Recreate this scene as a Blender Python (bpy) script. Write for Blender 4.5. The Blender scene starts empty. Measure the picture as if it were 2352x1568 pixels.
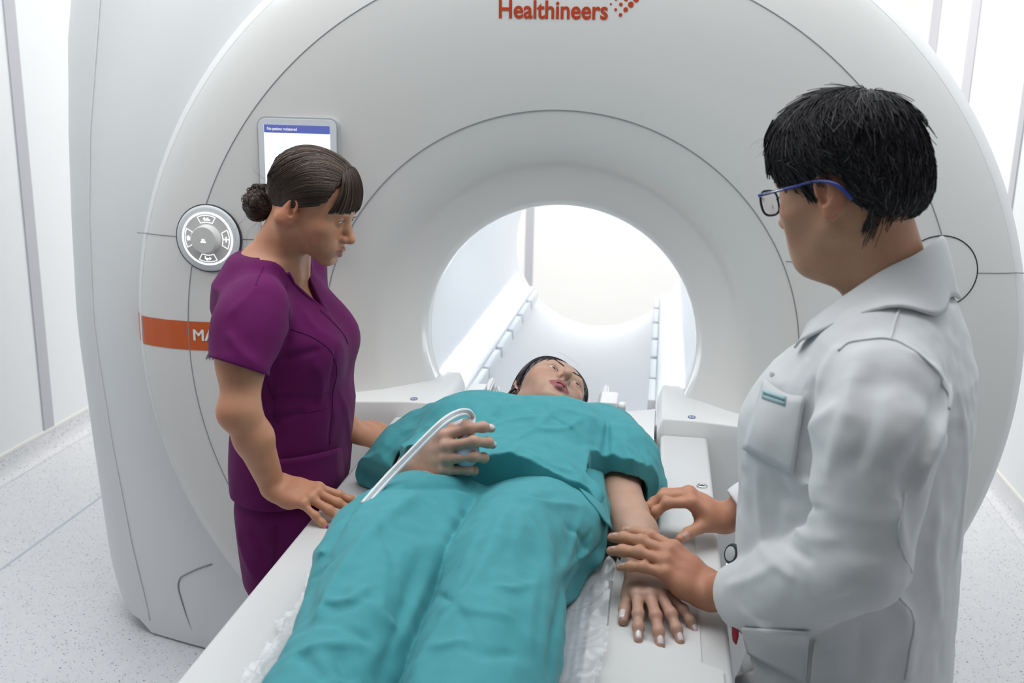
import bpy, bmesh, math, random
import numpy as np
from mathutils import Vector, Matrix
random.seed(7); RNG = np.random.default_rng(7)
SC = bpy.context.scene; COL = SC.collection
PI = math.pi

# ------------------------------------------------------------------ camera
FPX, CX, CY = 2345.0, 1176.0, 784.0
def unit(v):
    v = np.array(v, float); return v / np.linalg.norm(v)
_dy = unit([359, -589, FPX])
_dn = np.array([-220, 9400, FPX], float); _dn = unit(_dn - _dn.dot(_dy) * _dy)
_dz = -_dn; _dx = np.cross(_dy, _dz)
MC = np.stack([_dx, _dy, _dz], 1)              # world -> camera (right, down, forward)
CP = np.array([0, 0, 1.68])
cam_d = bpy.data.cameras.new('camera'); cam = bpy.data.objects.new('camera', cam_d); COL.objects.link(cam)
cam_d.sensor_width = 36.0; cam_d.lens = 36.0 * FPX / 2352.0; cam_d.clip_start = 0.02; cam_d.clip_end = 60
r_, d_, f_ = MC[0], MC[1], MC[2]
cam.matrix_world = Matrix(((r_[0], -d_[0], -f_[0], CP[0]), (r_[1], -d_[1], -f_[1], CP[1]),
                           (r_[2], -d_[2], -f_[2], CP[2]), (0, 0, 0, 1)))
cam_d.dof.use_dof = True; cam_d.dof.focus_distance = 2.05; cam_d.dof.aperture_fstop = 5.6
SC.camera = cam

# points measured on the photograph, set at a known depth / height / plane of the room
def _ray(x, y): return MC.T @ np.array([(x - CX) / FPX, (y - CY) / FPX, 1.0])
def aD(x, y, d): return CP + _ray(x, y) * d
def aZ(x, y, z): r = _ray(x, y); return CP + r * ((z - CP[2]) / r[2])
def aY(x, y, Y): r = _ray(x, y); return CP + r * (Y / r[1])
def aX(x, y, X): r = _ray(x, y); return CP + r * (X / r[0])

# ------------------------------------------------------------------ view, world, lights
SC.view_settings.view_transform = 'Standard'; SC.view_settings.look = 'None'
SC.view_settings.gamma = 1.0; SC.view_settings.use_curve_mapping = False
SC.view_settings.exposure = -0.15
W = bpy.data.worlds.new('world'); SC.world = W; W.use_nodes = True
W.node_tree.nodes['Background'].inputs[0].default_value = (0.93, 0.96, 1.0, 1)
W.node_tree.nodes['Background'].inputs[1].default_value = 0.12
def area(name, loc, size, size_y, energy, rot, col=(1, 1, 1)):
    l = bpy.data.lights.new(name, 'AREA'); l.shape = 'RECTANGLE'; l.size = size; l.size_y = size_y
    l.energy = energy; l.color = col
    o = bpy.data.objects.new(name, l); COL.objects.link(o); o.location = loc; o.rotation_euler = rot
    return o
area('ceiling_light_over_table', (-0.5, 1.75, 2.95), 2.4, 1.3, 40, (0, 0, 0), (0.96, 0.98, 1))
area('ceiling_light_left', (-2.0, 2.6, 2.95), 1.0, 3.0, 18, (0, 0, 0), (0.95, 0.98, 1))
area('ceiling_light_right', (1.2, 3.2, 2.95), 0.5, 3.2, 15, (0, 0, 0), (0.95, 0.98, 1))
area('ceiling_light_rear', (-0.5, 5.6, 2.95), 3.2, 1.6, 74, (0, 0, 0), (1.0, 0.98, 0.95))

# ------------------------------------------------------------------ materials
def mat(name, col, rough=0.5, spec=0.5, bump=0.0, bscale=300.0, var=0.0, vscale=40.0, sss=0.0, metal=0.0, coat=0.0, emit=None, estr=0.0, alpha=1.0, sheen=0.0, attr=None, trans=0.0):
    m = bpy.data.materials.new(name); m.use_nodes = True
    nt = m.node_tree; b = nt.nodes['Principled BSDF']
    b.inputs['Base Color'].default_value = (*col, 1); b.inputs['Roughness'].default_value = rough
    b.inputs['Specular IOR Level'].default_value = spec; b.inputs['Metallic'].default_value = metal
    b.inputs['Coat Weight'].default_value = coat; b.inputs['Alpha'].default_value = alpha
    b.inputs['Transmission Weight'].default_value = trans
    b.inputs['Sheen Weight'].default_value = sheen
    if sss:
        b.inputs['Subsurface Weight'].default_value = sss; b.inputs['Subsurface Radius'].default_value = (0.012, 0.005, 0.003)
        b.inputs['Subsurface Scale'].default_value = 0.5
    if emit is not None:
        b.inputs['Emission Color'].default_value = (*emit, 1); b.inputs['Emission Strength'].default_value = estr
    tc = nt.nodes.new('ShaderNodeTexCoord')
    src = None
    if attr:
        a = nt.nodes.new('ShaderNodeAttribute'); a.attribute_name = attr; src = a.outputs['Color']
    if var:
        n = nt.nodes.new('ShaderNodeTexNoise'); n.inputs['Scale'].default_value = vscale; n.inputs['Detail'].default_value = 4
        nt.links.new(tc.outputs['Object'], n.inputs['Vector'])
        mp = nt.nodes.new('ShaderNodeMapRange'); mp.inputs['To Min'].default_value = 1 - var; mp.inputs['To Max'].default_value = 1 + var
        nt.links.new(n.outputs['Fac'], mp.inputs['Value'])
        mx = nt.nodes.new('ShaderNodeMix'); mx.data_type = 'RGBA'; mx.blend_type = 'MULTIPLY'; mx.inputs[0].default_value = 1
        if src: nt.links.new(src, mx.inputs[6])
        else: mx.inputs[6].default_value = (*col, 1)
        nt.links.new(mp.outputs['Result'], mx.inputs[7]); src = mx.outputs[2]
    if src: nt.links.new(src, b.inputs['Base Color'])
    if bump:
        n = nt.nodes.new('ShaderNodeTexNoise'); n.inputs['Scale'].default_value = bscale; n.inputs['Detail'].default_value = 5
        nt.links.new(tc.outputs['Object'], n.inputs['Vector'])
        bp = nt.nodes.new('ShaderNodeBump'); bp.inputs['Strength'].default_value = bump; bp.inputs['Distance'].default_value = 0.002
        nt.links.new(n.outputs['Fac'], bp.inputs['Height']); nt.links.new(bp.outputs['Normal'], b.inputs['Normal'])
    return m

M_wall = mat('wall_white', (0.84, 0.86, 0.875), 0.45)
M_wallb = mat('wall_warm_white', (0.93, 0.92, 0.90), 0.5)
M_ceil = mat('ceiling_white', (0.9, 0.9, 0.9), 0.7)
M_strip = mat('grey_joint_strip', (0.52, 0.52, 0.56), 0.5)
M_face = mat('gloss_shell', (0.77, 0.765, 0.74), 0.22, 0.5, coat=0.3)
M_rim = mat('rim_shell', (0.80, 0.80, 0.79), 0.3, 0.5)
M_shell = mat('satin_shell', (0.79, 0.80, 0.80), 0.42, 0.4, bump=0.02, bscale=900)
M_bore = mat('bore_liner', (0.86, 0.88, 0.90), 0.4)
M_seam = mat('seam_grey', (0.30, 0.30, 0.31), 0.6)
M_dark = mat('dark_seam', (0.03, 0.03, 0.04), 0.5)
M_orange = mat('orange_band', (0.62, 0.115, 0.022), 0.3)
M_red = mat('red_lettering', (0.52, 0.058, 0.018), 0.4)
M_white = mat('white_plastic', (0.84, 0.84, 0.84), 0.35)
M_table = mat('table_white', (0.70, 0.70, 0.695), 0.35, bump=0.02, bscale=700)
M_bezel = mat('bezel_grey', (0.70, 0.74, 0.76), 0.3)
M_grey = mat('grey_plastic', (0.55, 0.55, 0.54), 0.35)
M_metal = mat('polished_metal', (0.75, 0.75, 0.76), 0.2, metal=1.0)
M_led = mat('led_white', (1, 1, 1), 0.5, emit=(0.86, 0.93, 1.0), estr=8.0)
M_led2 = mat('dial_led', (1, 1, 1), 0.5, emit=(0.92, 0.96, 1.0), estr=1.2)
M_strip_led = mat('bore_led', (1, 1, 1), 0.5, emit=(0.88, 0.94, 1.0), estr=5.2)
M_screen = mat('screen_white', (0.9, 0.95, 0.98), 0.2, emit=(0.93, 0.98, 1.0), estr=0.85)
M_header = mat('screen_header', (0.05, 0.07, 0.25), 0.2, emit=(0.12, 0.15, 0.42), estr=0.75)
M_tint = mat('screen_tint', (0.7, 0.85, 0.88), 0.2, emit=(0.78, 0.90, 0.93), estr=0.75)
M_wtext = mat('white_print', (0.9, 0.9, 0.9), 0.4, emit=(1, 1, 1), estr=0.5)
M_wprint = mat('white_lettering', (0.86, 0.85, 0.83), 0.4)
M_blackp = mat('black_lettering', (0.05, 0.05, 0.05), 0.4)
M_blue = mat('blue_mark', (0.10, 0.16, 0.40), 0.4)

# floor: pale vinyl with small dark flecks
def floor_mat():
    m = mat('speckled_vinyl', (0.76, 0.77, 0.79), 0.4, 0.4)
    nt = m.node_tree; b = nt.nodes['Principled BSDF']; tc = nt.nodes['Texture Coordinate']
    last = None
    base = nt.nodes.new('ShaderNodeTexNoise'); base.inputs['Scale'].default_value = 14; base.inputs['Detail'].default_value = 6
    nt.links.new(tc.outputs['Object'], base.inputs['Vector'])
    cr = nt.nodes.new('ShaderNodeMix'); cr.data_type = 'RGBA'
    cr.inputs[6].default_value = (0.70, 0.715, 0.745, 1); cr.inputs[7].default_value = (0.80, 0.80, 0.815, 1)
    nt.links.new(base.outputs['Fac'], cr.inputs[0]); last = cr.outputs[2]
    for sc, th, colr in ((110, 0.16, (0.30, 0.30, 0.33, 1)), (170, 0.22, (0.52, 0.53, 0.57, 1)), (60, 0.085, (0.12, 0.12, 0.14, 1))):
        v = nt.nodes.new('ShaderNodeTexVoronoi'); v.inputs['Scale'].default_value = sc
        nt.links.new(tc.outputs['Object'], v.inputs['Vector'])
        sep = nt.nodes.new('ShaderNodeSeparateColor'); nt.links.new(v.outputs['Color'], sep.inputs[0])
        mul = nt.nodes.new('ShaderNodeMath'); mul.operation = 'MULTIPLY'; mul.inputs[1].default_value = th * 2.2
        pw = nt.nodes.new('ShaderNodeMath'); pw.operation = 'POWER'; pw.inputs[1].default_value = 3.0
        nt.links.new(sep.outputs[0], pw.inputs[0]); nt.links.new(pw.outputs[0], mul.inputs[0])
        lt = nt.nodes.new('ShaderNodeMath'); lt.operation = 'LESS_THAN'
        nt.links.new(v.outputs['Distance'], lt.inputs[0]); nt.links.new(mul.outputs[0], lt.inputs[1])
        mx = nt.nodes.new('ShaderNodeMix'); mx.data_type = 'RGBA'
        nt.links.new(lt.outputs[0], mx.inputs[0]); nt.links.new(last, mx.inputs[6]); mx.inputs[7].default_value = colr
        last = mx.outputs[2]
    nt.links.new(last, b.inputs['Base Color']); return m
M_floor = floor_mat()

# ------------------------------------------------------------------ object helpers
def link(o, parent=None):
    COL.objects.link(o)
    if parent: o.parent = parent
    return o
def empty(name, loc=(0, 0, 0)):
    o = bpy.data.objects.new(name, None); COL.objects.link(o); o.location = loc; o.empty_display_size = 0.05
    return o
def tag(o, label=None, cat=None, group=None, kind=None):
    if label: o['label'] = label
    if cat: o['category'] = cat
    if group: o['group'] = group
    if kind: o['kind'] = kind
    return o
def pobj(name, verts, faces, m, parent=None, smooth=True, angle=None):
    me = bpy.data.meshes.new(name); me.from_pydata([tuple(map(float, v)) for v in verts], [], [tuple(map(int, f)) for f in faces])
    return fin(name, me, m, parent, smooth, angle)
def fin(name, me, m, parent=None, smooth=True, angle=None):
    me.update()
    if smooth:
        me.polygons.foreach_set('use_smooth', [True] * len(me.polygons))
        if angle is not None: me.set_sharp_from_angle(angle=math.radians(angle))
    if m: me.materials.append(m)
    o = bpy.data.objects.new(name, me); COL.objects.link(o)
    if parent:
        o.parent = parent
        L = Vector((0, 0, 0)); p = parent
        while p: L += p.location; p = p.parent
        o.data.transform(Matrix.Translation(-L))       # meshes are written in room coordinates
    return o
def bmobj(name, bm, m, parent=None, smooth=True, angle=35):
    bmesh.ops.recalc_face_normals(bm, faces=bm.faces)
    me = bpy.data.meshes.new(name); bm.to_mesh(me); bm.free()
    return fin(name, me, m, parent, smooth, angle)
def boxbm(bm, lo, hi, bev=0.0, seg=3, rot=None, piv=None):
    r = bmesh.ops.create_cube(bm, size=1.0); vs = r['verts']
    lo = np.array(lo, float); hi = np.array(hi, float)
    for v in vs: v.co = Vector((lo + hi) / 2 + np.array(v.co) * (hi - lo))
    if bev > 0:
        es = list({e for v in vs for e in v.link_edges})
        rb = bmesh.ops.bevel(bm, geom=es, offset=bev, segments=seg, profile=0.5, affect='EDGES'); vs = list({v for f in rb['faces'] for v in f.verts} | {v for v in vs if v.is_valid})
    if rot is not None: bmesh.ops.rotate(bm, verts=vs, cent=Vector(piv if piv is not None else (lo + hi) / 2), matrix=rot)
    return vs
def box(name, lo, hi, m, parent=None, bev=0.0, seg=3):
    bm = bmesh.new(); boxbm(bm, lo, hi, bev, seg); return bmobj(name, bm, m, parent, smooth=bev > 0, angle=40)
def catmull(pts, n=8):
    P = np.array(pts, float); P = np.vstack([2 * P[0] - P[1], P, 2 * P[-1] - P[-2]]); out = []
    for i in range(1, len(P) - 2):
        for t in np.linspace(0, 1, n, endpoint=False):
            a, b, c, d = P[i - 1], P[i], P[i + 1], P[i + 2]
            out.append(0.5 * ((2 * b) + (c - a) * t + (2 * a - 5 * b + 4 * c - d) * t * t + (3 * b - a - 3 * c + d) * t ** 3))
    out.append(P[-2]); return np.array(out)
def tube_geo(path, rad, n=8, cap=True):
    P = np.array(path, float); N = len(P); R = np.full(N, rad) if np.isscalar(rad) else np.interp(np.linspace(0, 1, N), np.linspace(0, 1, len(rad)), rad)
    T = np.gradient(P, axis=0); T /= np.linalg.norm(T, axis=1)[:, None] + 1e-12
    u = np.cross(T[0], [0, 0, 1.0]);  u = u if np.linalg.norm(u) > 1e-3 else np.array([1.0, 0, 0]); u /= np.linalg.norm(u)
    vs = []; fs = []
    a = np.arange(n) * 2 * PI / n
    for i in range(N):
        u = u - u.dot(T[i]) * T[i]; u /= np.linalg.norm(u); w = np.cross(T[i], u)
        vs.append(P[i] + R[i] * (np.cos(a)[:, None] * u + np.sin(a)[:, None] * w))
    vs = np.vstack(vs)
    for i in range(N - 1):
        for j in range(n): fs.append((i * n + j, i * n + (j + 1) % n, (i + 1) * n + (j + 1) % n, (i + 1) * n + j))
    if cap: fs.append(tuple(range(n))[::-1]); fs.append(tuple((N - 1) * n + j for j in range(n)))
    return vs, fs
def tube(name, path, rad, m, parent=None, n=8): v, f = tube_geo(path, rad, n); return pobj(name, v, f, m, parent)
def merge(geos):
    V = []; F = []; k = 0
    for v, f in geos: V.append(np.asarray(v)); F += [tuple(i + k for i in q) for q in f]; k += len(v)
    return np.vstack(V), F
def text_geo(s, size, offset=0.0, extrude=0.0):
    c = bpy.data.curves.new('txt', 'FONT'); c.body = s; c.size = size; c.offset = offset; c.extrude = extrude; c.resolution_u = 6
    o = bpy.data.objects.new('txt', c); COL.objects.link(o)
    dg = bpy.context.evaluated_depsgraph_get(); me = bpy.data.meshes.new_from_object(o.evaluated_get(dg))
    bm = bmesh.new(); bm.from_mesh(me); bmesh.ops.triangulate(bm, faces=bm.faces[:]); bm.to_mesh(me); bm.free()
    V = np.array([v.co[:] for v in me.vertices]); F = [tuple(p.vertices) for p in me.polygons]
    bpy.data.objects.remove(o); bpy.data.curves.remove(c); bpy.data.meshes.remove(me)
    return V, F

# ------------------------------------------------------------------ the room
XL, XR, YB, ZC = -2.69, 1.493, 7.0, 3.0
def quad(name, pts, m): return tag(pobj(name, pts, [tuple(range(len(pts)))], m, smooth=False), kind='structure')
tag(box('floor', (XL - .1, -1.2, -0.1), (XR + .1, YB + .1, 0), M_floor), kind='structure')
tag(box('wall_left', (XL - .1, -1.2, 0), (XL, YB, ZC), M_wall), kind='structure')
tag(box('wall_right', (XR, -1.2, 0), (XR + .1, YB, ZC), M_wall), kind='structure')
tag(box('wall_back', (XL, YB, 0), (XR, YB + .1, ZC), M_wallb), kind='structure')
tag(box('ceiling', (XL - .1, 0.2, ZC), (XR + .1, YB + .1, ZC + .1), M_ceil), kind='structure')
def cove(name, x, s):
    prof = [(0, 0.10), (0.006, 0.10), (0.008, 0.05), (0.014, 0.02), (0.03, 0.006), (0.045, 0.001), (0.0, 0.0)]
    V = []; F = []
    for k, (dx, z) in enumerate(prof): V += [(x + s * dx, -1.2, z), (x + s * dx, YB, z)]
    for k in range(len(prof) - 1): F.append((2 * k, 2 * k + 1, 2 * k + 3, 2 * k + 2))
    tag(pobj(name, V, F, M_floor, angle=50), kind='structure')
cove('baseboard_left', XL, 1); cove('baseboard_right', XR, -1)
M_cap = mat('baseboard_cap', (0.86, 0.86, 0.82), 0.5)
tag(box('trim_1', (XL, -1.2, 0.10), (XL + .008, YB, 0.112), M_cap), kind='structure')
tag(box('trim_2', (XR - .008, -1.2, 0.10), (XR, YB, 0.112), M_cap), kind='structure')
k = 3
for y0, y1 in ((4.0, 4.075), (2.35, 2.425), (5.7, 5.775)):
    tag(box('trim_%d' % k, (XL, y0, 0.112), (XL + .006, y1, ZC), M_strip), kind='structure'); k += 1
for y0, y1 in ((4.66, 4.73), (5.52, 5.68), (6.3, 6.5), (3.1, 3.17)):
    tag(box('trim_%d' % k, (XR - .006, y0, 0.112), (XR, y1, ZC), M_strip), kind='structure'); k += 1
tag(box('trim_%d' % k, (-0.92, YB - .006, 0), (-0.865, YB, ZC), M_strip), kind='structure'); k += 1
tag(box('trim_%d' % k, (-2.2, -1.2, 0.0), (-2.19, YB, 0.0012), mat('floor_weld', (0.55, 0.57, 0.66), 0.5)), kind='structure'); k += 1

# ------------------------------------------------------------------ the scanner
AX, AZ = -0.247, 1.018
scan = tag(empty('mri_scanner', (AX, 2.6, 0)), 'large white MRI scanner with a round glossy front and a bright open tunnel', 'scanner')
def ring(name, prof, m, n=192, zmin=0.012, a0=0.0, a1=2 * PI, parent=None):
    full = abs(a1 - a0 - 2 * PI) < 1e-6
    A = np.linspace(a0, a1, n + 1)[: n if full else n + 1]
    V = []; F = []; k = len(prof); N = len(A)
    for a in A:
        for r, y in prof: V.append((AX + r * math.cos(a), y, AZ + r * math.sin(a)))
    for i in range(N if full else N - 1):
        j = (i + 1) % N
        for q in range(k - 1): F.append((i * k + q, j * k + q, j * k + q + 1, i * k + q + 1))
    me = bpy.data.meshes.new(name); me.from_pydata(V, [], F)
    bm = bmesh.new(); bm.from_mesh(me)
    bmesh.ops.bisect_plane(bm, geom=bm.verts[:] + bm.edges[:] + bm.faces[:], plane_co=(0, 0, zmin), plane_no=(0, 0, -1), clear_outer=True)
    bpy.data.meshes.remove(me)
    return bmobj(name, bm, m, parent or scan, angle=40)
FR = [(0.357, 2.66), (0.357, 2.62), (0.3605, 2.604), (0.375, 2.585), (0.41, 2.556), (0.445, 2.526), (0.462, 2.513), (0.48, 2.503), (0.53, 2.487), (0.598, 2.470)]
FM = [(0.600, 2.469), (0.66, 2.455), (0.74, 2.441), (0.83, 2.428), (0.90, 2.421), (0.944, 2.419)]
FO = [(0.946, 2.419), (1.0, 2.422), (1.05, 2.434), (1.075, 2.443), (1.088, 2.450)]
ring('bore_collar', FR, M_face); ring('front_cover', FM, M_face); ring('rim_cover', FO, M_face)
ring('rim_edge', [(1.0885, 2.4503), (1.094, 2.453), (1.116, 2.486), (1.12, 2.496), (1.12, 2.57), (1.10, 2.60)], M_rim)
for r, y, w in ((0.599, 2.4695, .0016), (0.945, 2.419, .0015)):
    ring('panel_seam', [(r + w * math.cos(t), y + w * math.sin(t)) for t in np.linspace(0, 2 * PI, 7)], M_seam)
ring('bore_liner', [(0.357, 2.655), (0.357, 4.28), (0.362, 4.34), (0.38, 4.39), (0.42, 4.44), (0.50, 4.48), (0.62, 4.50)], M_bore, zmin=0.02)
_fp = np.array(FR[::1] + FM + FO); _o = np.argsort(_fp[:, 0])
def faceY(x, z): return np.interp(np.hypot(np.asarray(x) - AX, np.asarray(z) - AZ), _fp[_o, 0], _fp[_o, 1])
def decal(name, V, F, m, lift=0.0012, parent=None):
    """thin print laid on the curved front; V holds x, z in room coordinates (third column: thickness)"""
    V = np.asarray(V, float); out = np.stack([V[:, 0], faceY(V[:, 0], V[:, 1]) - lift - V[:, 2], V[:, 1]], 1)
    return pobj(name, out, F, m, parent or scan, smooth=False)
def griddecal(name, x0, x1, z0, z1, m, nx=24, nz=4, lift=0.001, parent=None):
    X, Z = np.meshgrid(np.linspace(x0, x1, nx), np.linspace(z0, z1, nz)); V = np.stack([X.ravel(), Z.ravel(), 0 * X.ravel()], 1)
    F = [(r * nx + c, r * nx + c + 1, (r + 1) * nx + c + 1, (r + 1) * nx + c) for r in range(nz - 1) for c in range(nx - 1)]
    return decal(name, V, F, m, lift, parent)
def seamline(x0, x1, z, w=0.0013, m=None):
    X = np.linspace(x0, x1, 40); tube('panel_seam', np.stack([X, faceY(X, z + 0 * X), z + 0 * X], 1), w, m or M_seam, scan, 6)
seamline(-1.332, -1.206, 1.281); seamline(-1.042, -0.84, 1.281); seamline(0.30, 0.34, 1.281); seamline(0.720, 0.842, 1.281)
# rear body and the left flank that sweeps out from the rim to the slab side
zz = np.concatenate([[0.045, 0.06, 0.09], np.linspace(0.14, 2.12, 46)])
def xs_seam(z): return np.interp(z, [0.0, 0.3, 0.6, 0.9, 1.0, 1.28, 1.52, 1.87, 2.2], [-1.475, -1.525, -1.560, -1.585, -1.589, -1.578, -1.555, -1.497, -1.40])
def xs_out(z): return np.interp(z, [0.0, 0.05, 0.1, 0.2, 0.9, 1.0, 1.5, 1.76, 1.95, 2.2], [-1.62, -1.66, -1.69, -1.71, -1.735, -1.737, -1.722, -1.71, -1.675, -1.60])
V = []; nz = len(zz); prof_n = 26
for z in zz:
    h = 1.119 ** 2 - (z - AZ) ** 2
    xr = AX - math.sqrt(max(h, 0.0004)); xs = xs_seam(z); xo = xs_out(z); row = []
    for t in np.linspace(0, 1, 15):                # concave sweep from rim to seam
        x = xr + (xs - xr) * t; y = 2.545 + 0.10 * t - 0.03 * math.sin(PI * t)
        row.append((x, y, z if z > .14 else .008 + (z - .045) * (.132 / .095)))
    for t in np.linspace(0, 1, 8)[1:]:              # rounded corner to the side
        a = t * PI / 2; x = xs + 0.006 * 0 + (xo - xs) * math.sin(a); y = 2.645 + 0.30 * (1 - math.cos(a)) * 1.0
        row.append((x, y, z))
    for y in (3.3, 3.7, 4.1, 4.4): row.append((xo, y, z))
    V += row
k = len(row)
F = [(i * k + j, i * k + j + 1, (i + 1) * k + j + 1, (i + 1) * k + j) for i in range(nz - 1) for j in range(k - 1)]
fl = pobj('flank_cover', V, F, M_shell, scan)
sl = [(xs_seam(z) + .001, 2.642, z) for z in np.linspace(0.05, 2.1, 60)]
tube('flank_seam', sl, 0.0022, mat('pale_seam', (0.88, 0.88, 0.88), 0.4), scan, 6)
gp = [aY(*p, 2.598) for p in [(503, 1278), (470, 1291), (435, 1310), (420, 1322), (413, 1345), (419, 1375), (430, 1415), (445, 1455), (457, 1480)]]
def flankY(x, z):
    xr = AX - math.sqrt(max(1.119 ** 2 - (z - AZ) ** 2, 0.0004)); t = min(max((x - xr) / (xs_seam(z) - xr), 0), 1)
    return 2.545 + 0.10 * t - 0.03 * math.sin(PI * t)
gp = [(p[0], flankY(p[0], p[2]) - 0.0005, p[2]) for p in catmull(gp, 5)]
tube('panel_seam', gp, 0.0026, M_seam, scan, 6)
box('floor_plinth', (-1.40, 2.75, 0.0), (0.45, 4.2, 0.06), M_white, scan, 0.01)
box('rear_body', (-1.55, 2.9, 0.05), (0.45, 4.40, 0.62), M_shell, scan, 0.02)
box('rear_top', (-1.5, 2.75, 1.42), (0.30, 4.40, 2.05), M_shell, scan, 0.02)
# light slit between rim and flank, along the top
ring('rim_light', [(1.1215, 2.535), (1.1215, 2.565)], M_led, n=60, a0=math.radians(41), a1=math.radians(130.5))
ring('rim_light_end', [(1.0905, 2.4495), (1.118, 2.4865), (1.1225, 2.53)], M_led2, n=2, a0=math.radians(130.3), a1=math.radians(131.0))
# tunnel lights and rails
for s in (-1, 1):
    a = [math.radians(d) for d in ((200.5, 212.5) if s < 0 else (327.5, 339.5))]
    ring('tunnel_light', [(0.3535, 2.68), (0.3535, 4.2)], M_strip_led, n=8, a0=a[0], a1=a[1])
    sgn = s
    bm = bmesh.new()
    xa, xb = AX + s * 0.262, AX + s * 0.305
    boxbm(bm, (min(xa, xb), 2.5, 0.80), (max(xa, xb), 4.22, 0.842), 0.006)
    bmobj('guide_rail', bm, M_bore, scan)
    for y in (2.72, 2.95, 3.2, 3.45, 3.7, 3.95):
        box('rail_stop', (min(AX + s * .240, AX + s * .263), y, 0.80), (max(AX + s * .240, AX + s * .263), y + 0.21, 0.838), M_bore, scan, 0.003)
# docking shoulders either side of the table end
for s in (-1, 1):
    xi = AX + s * 0.280; V = []; F = []
    xsn = [-0.012, 0.0, 0.04, 0.08, 0.12, 0.17, 0.23, 0.30, 0.37, 0.44, 0.50]
    for dx in xsn:
        q = max(dx - .08, 0) / .42; zt = .890 - .026 * q - .016 * q * q; yf = 2.405 + .050 * q * q; ch = .035 if dx < 0 else 0.0
        for y, z in ((yf + ch * .3, zt - .045 - ch), (yf + ch * .3, zt - ch), (yf + .05, zt + .001 - ch), (2.60, zt + .012 * q - ch), (2.70, zt - ch), (2.70, .03), (yf + ch * .3, .03)): V.append((xi + s * dx, y, z))
    n = 7
    for i_ in range(len(xsn) - 1):
        for j_ in range(n): F.append((i_ * n + j_, i_ * n + (j_ + 1) % n, (i_ + 1) * n + (j_ + 1) % n, (i_ + 1) * n + j_))
    F.append(tuple(range(n))); F.append(tuple((len(xsn) - 1) * n + j_ for j_ in range(n)))
    me = bpy.data.meshes.new('dock'); me.from_pydata(V, [], F); bm = bmesh.new(); bm.from_mesh(me); bpy.data.meshes.remove(me)
    bmesh.ops.recalc_face_normals(bm, faces=bm.faces)
    es = [e for e in bm.edges if len(e.link_faces) == 2 and e.calc_face_angle() > 0.5]
    bmesh.ops.bevel(bm, geom=es, offset=0.006, segments=3, affect='EDGES', profile=0.5)
    dk = bmobj('docking_shoulder', bm, M_rim, scan)
    c = aZ(951, 915, .8915) if s < 0 else aZ(1589, 957, .8915)
    A = np.linspace(0, 2 * PI, 33)[:-1]
    V = [(c[0] + r * math.cos(a_), c[1] + r * 1.3 * math.sin(a_), c[2]) for r in (0.0065, 0.0095) for a_ in A]
    F = [(i_, (i_ + 1) % 32, 32 + (i_ + 1) % 32, 32 + i_) for i_ in range(32)]
    g2 = ([(c[0] + dx, c[1] + dy, c[2]) for dx, dy in ((-.003, -.002), (.002, -.003), (.004, .0), (.001, .001), (.003, .004), (-.002, .003))], [(0, 1, 2, 3), (0, 3, 4, 5)])
    pobj('handling_mark', *merge([(V, F), g2]), M_blue, dk, smooth=False)
# lettering
V, F = text_geo('Healthineers', 0.05, offset=0.0011)
w = V[:, 0].max() - V[:, 0].min(); V[:, 0] = (V[:, 0] - V[:, 0].min()) / w * 0.25; V[:, 1] *= 0.25 / w * 1.12
V2 = np.stack([V[:, 0] - 0.3945, V[:, 1] + 1.8215, 0 * V[:, 0]], 1); decal('orange_wordmark', V2, F, M_red)
dots = [(1403, 9.5, 2.2), (1415, -1, 2.6), (1414, 22, 3.2), (1426, 10, 3.9), (1425, 34, 3.9), (1437, 22, 5), (1438, -2, 4.6), (1449, 10.5, 6.2), (1461, -2, 6.5), (1449, -14, 5.5), (1426, -13, 3.4)]
gs = []
for px, py, r in dots:
    c = aY(px, py, 2.425); rr = r * 2.44 / FPX
    A = np.linspace(0, 2 * PI, 21)[:-1]; gs.append(([(c[0] + rr * math.cos(a), c[2] + rr * math.sin(a), 0) for a in A], [tuple(range(20))]))
v_, f_2 = merge(gs); decal('orange_dot_logo', v_, f_2, M_red)
band = griddecal('orange_band', -1.333, -0.98, 0.986, 1.062, M_orange, 40, 4, 0.001)
ring('orange_band_edge', [(1.0895, 2.4495), (1.117, 2.4855), (1.1212, 2.497), (1.1212, 2.545)], M_orange, n=6, a0=PI - math.asin((1.062 - AZ) / 1.105), a1=PI - math.asin((0.986 - AZ) / 1.105))
V, F = text_geo('MAG', 0.04); h = 0.029 / V[:, 1].max()
gs = [(np.stack([V[:, 0] * h + ox - 1.181, V[:, 1] * h + oz + 1.0125, 0 * V[:, 0] + k_ * .00004], 1), F) for k_, (ox, oz) in enumerate(((-.0011, 0), (.0011, 0), (0, .0007), (0, -.0007), (-.0006, .0004), (.0006, -.0004)))]
decal('white_lettering', *merge(gs), M_wprint, 0.0022)
V, F = text_geo('A', 0.02); h = 0.0145 / V[:, 1].max()
decal('small_lettering', np.stack([V[:, 0] * h - 1.1495, V[:, 1] * h + 0.962, 0 * V[:, 0]], 1), F, M_blackp, 0.0015)
V, F = text_geo('B', 0.02)
decal('small_lettering', np.stack([V[:, 0] * h - 1.1335, V[:, 1] * h + 0.962, 0 * V[:, 0]], 1), F, M_red, 0.0015)

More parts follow.
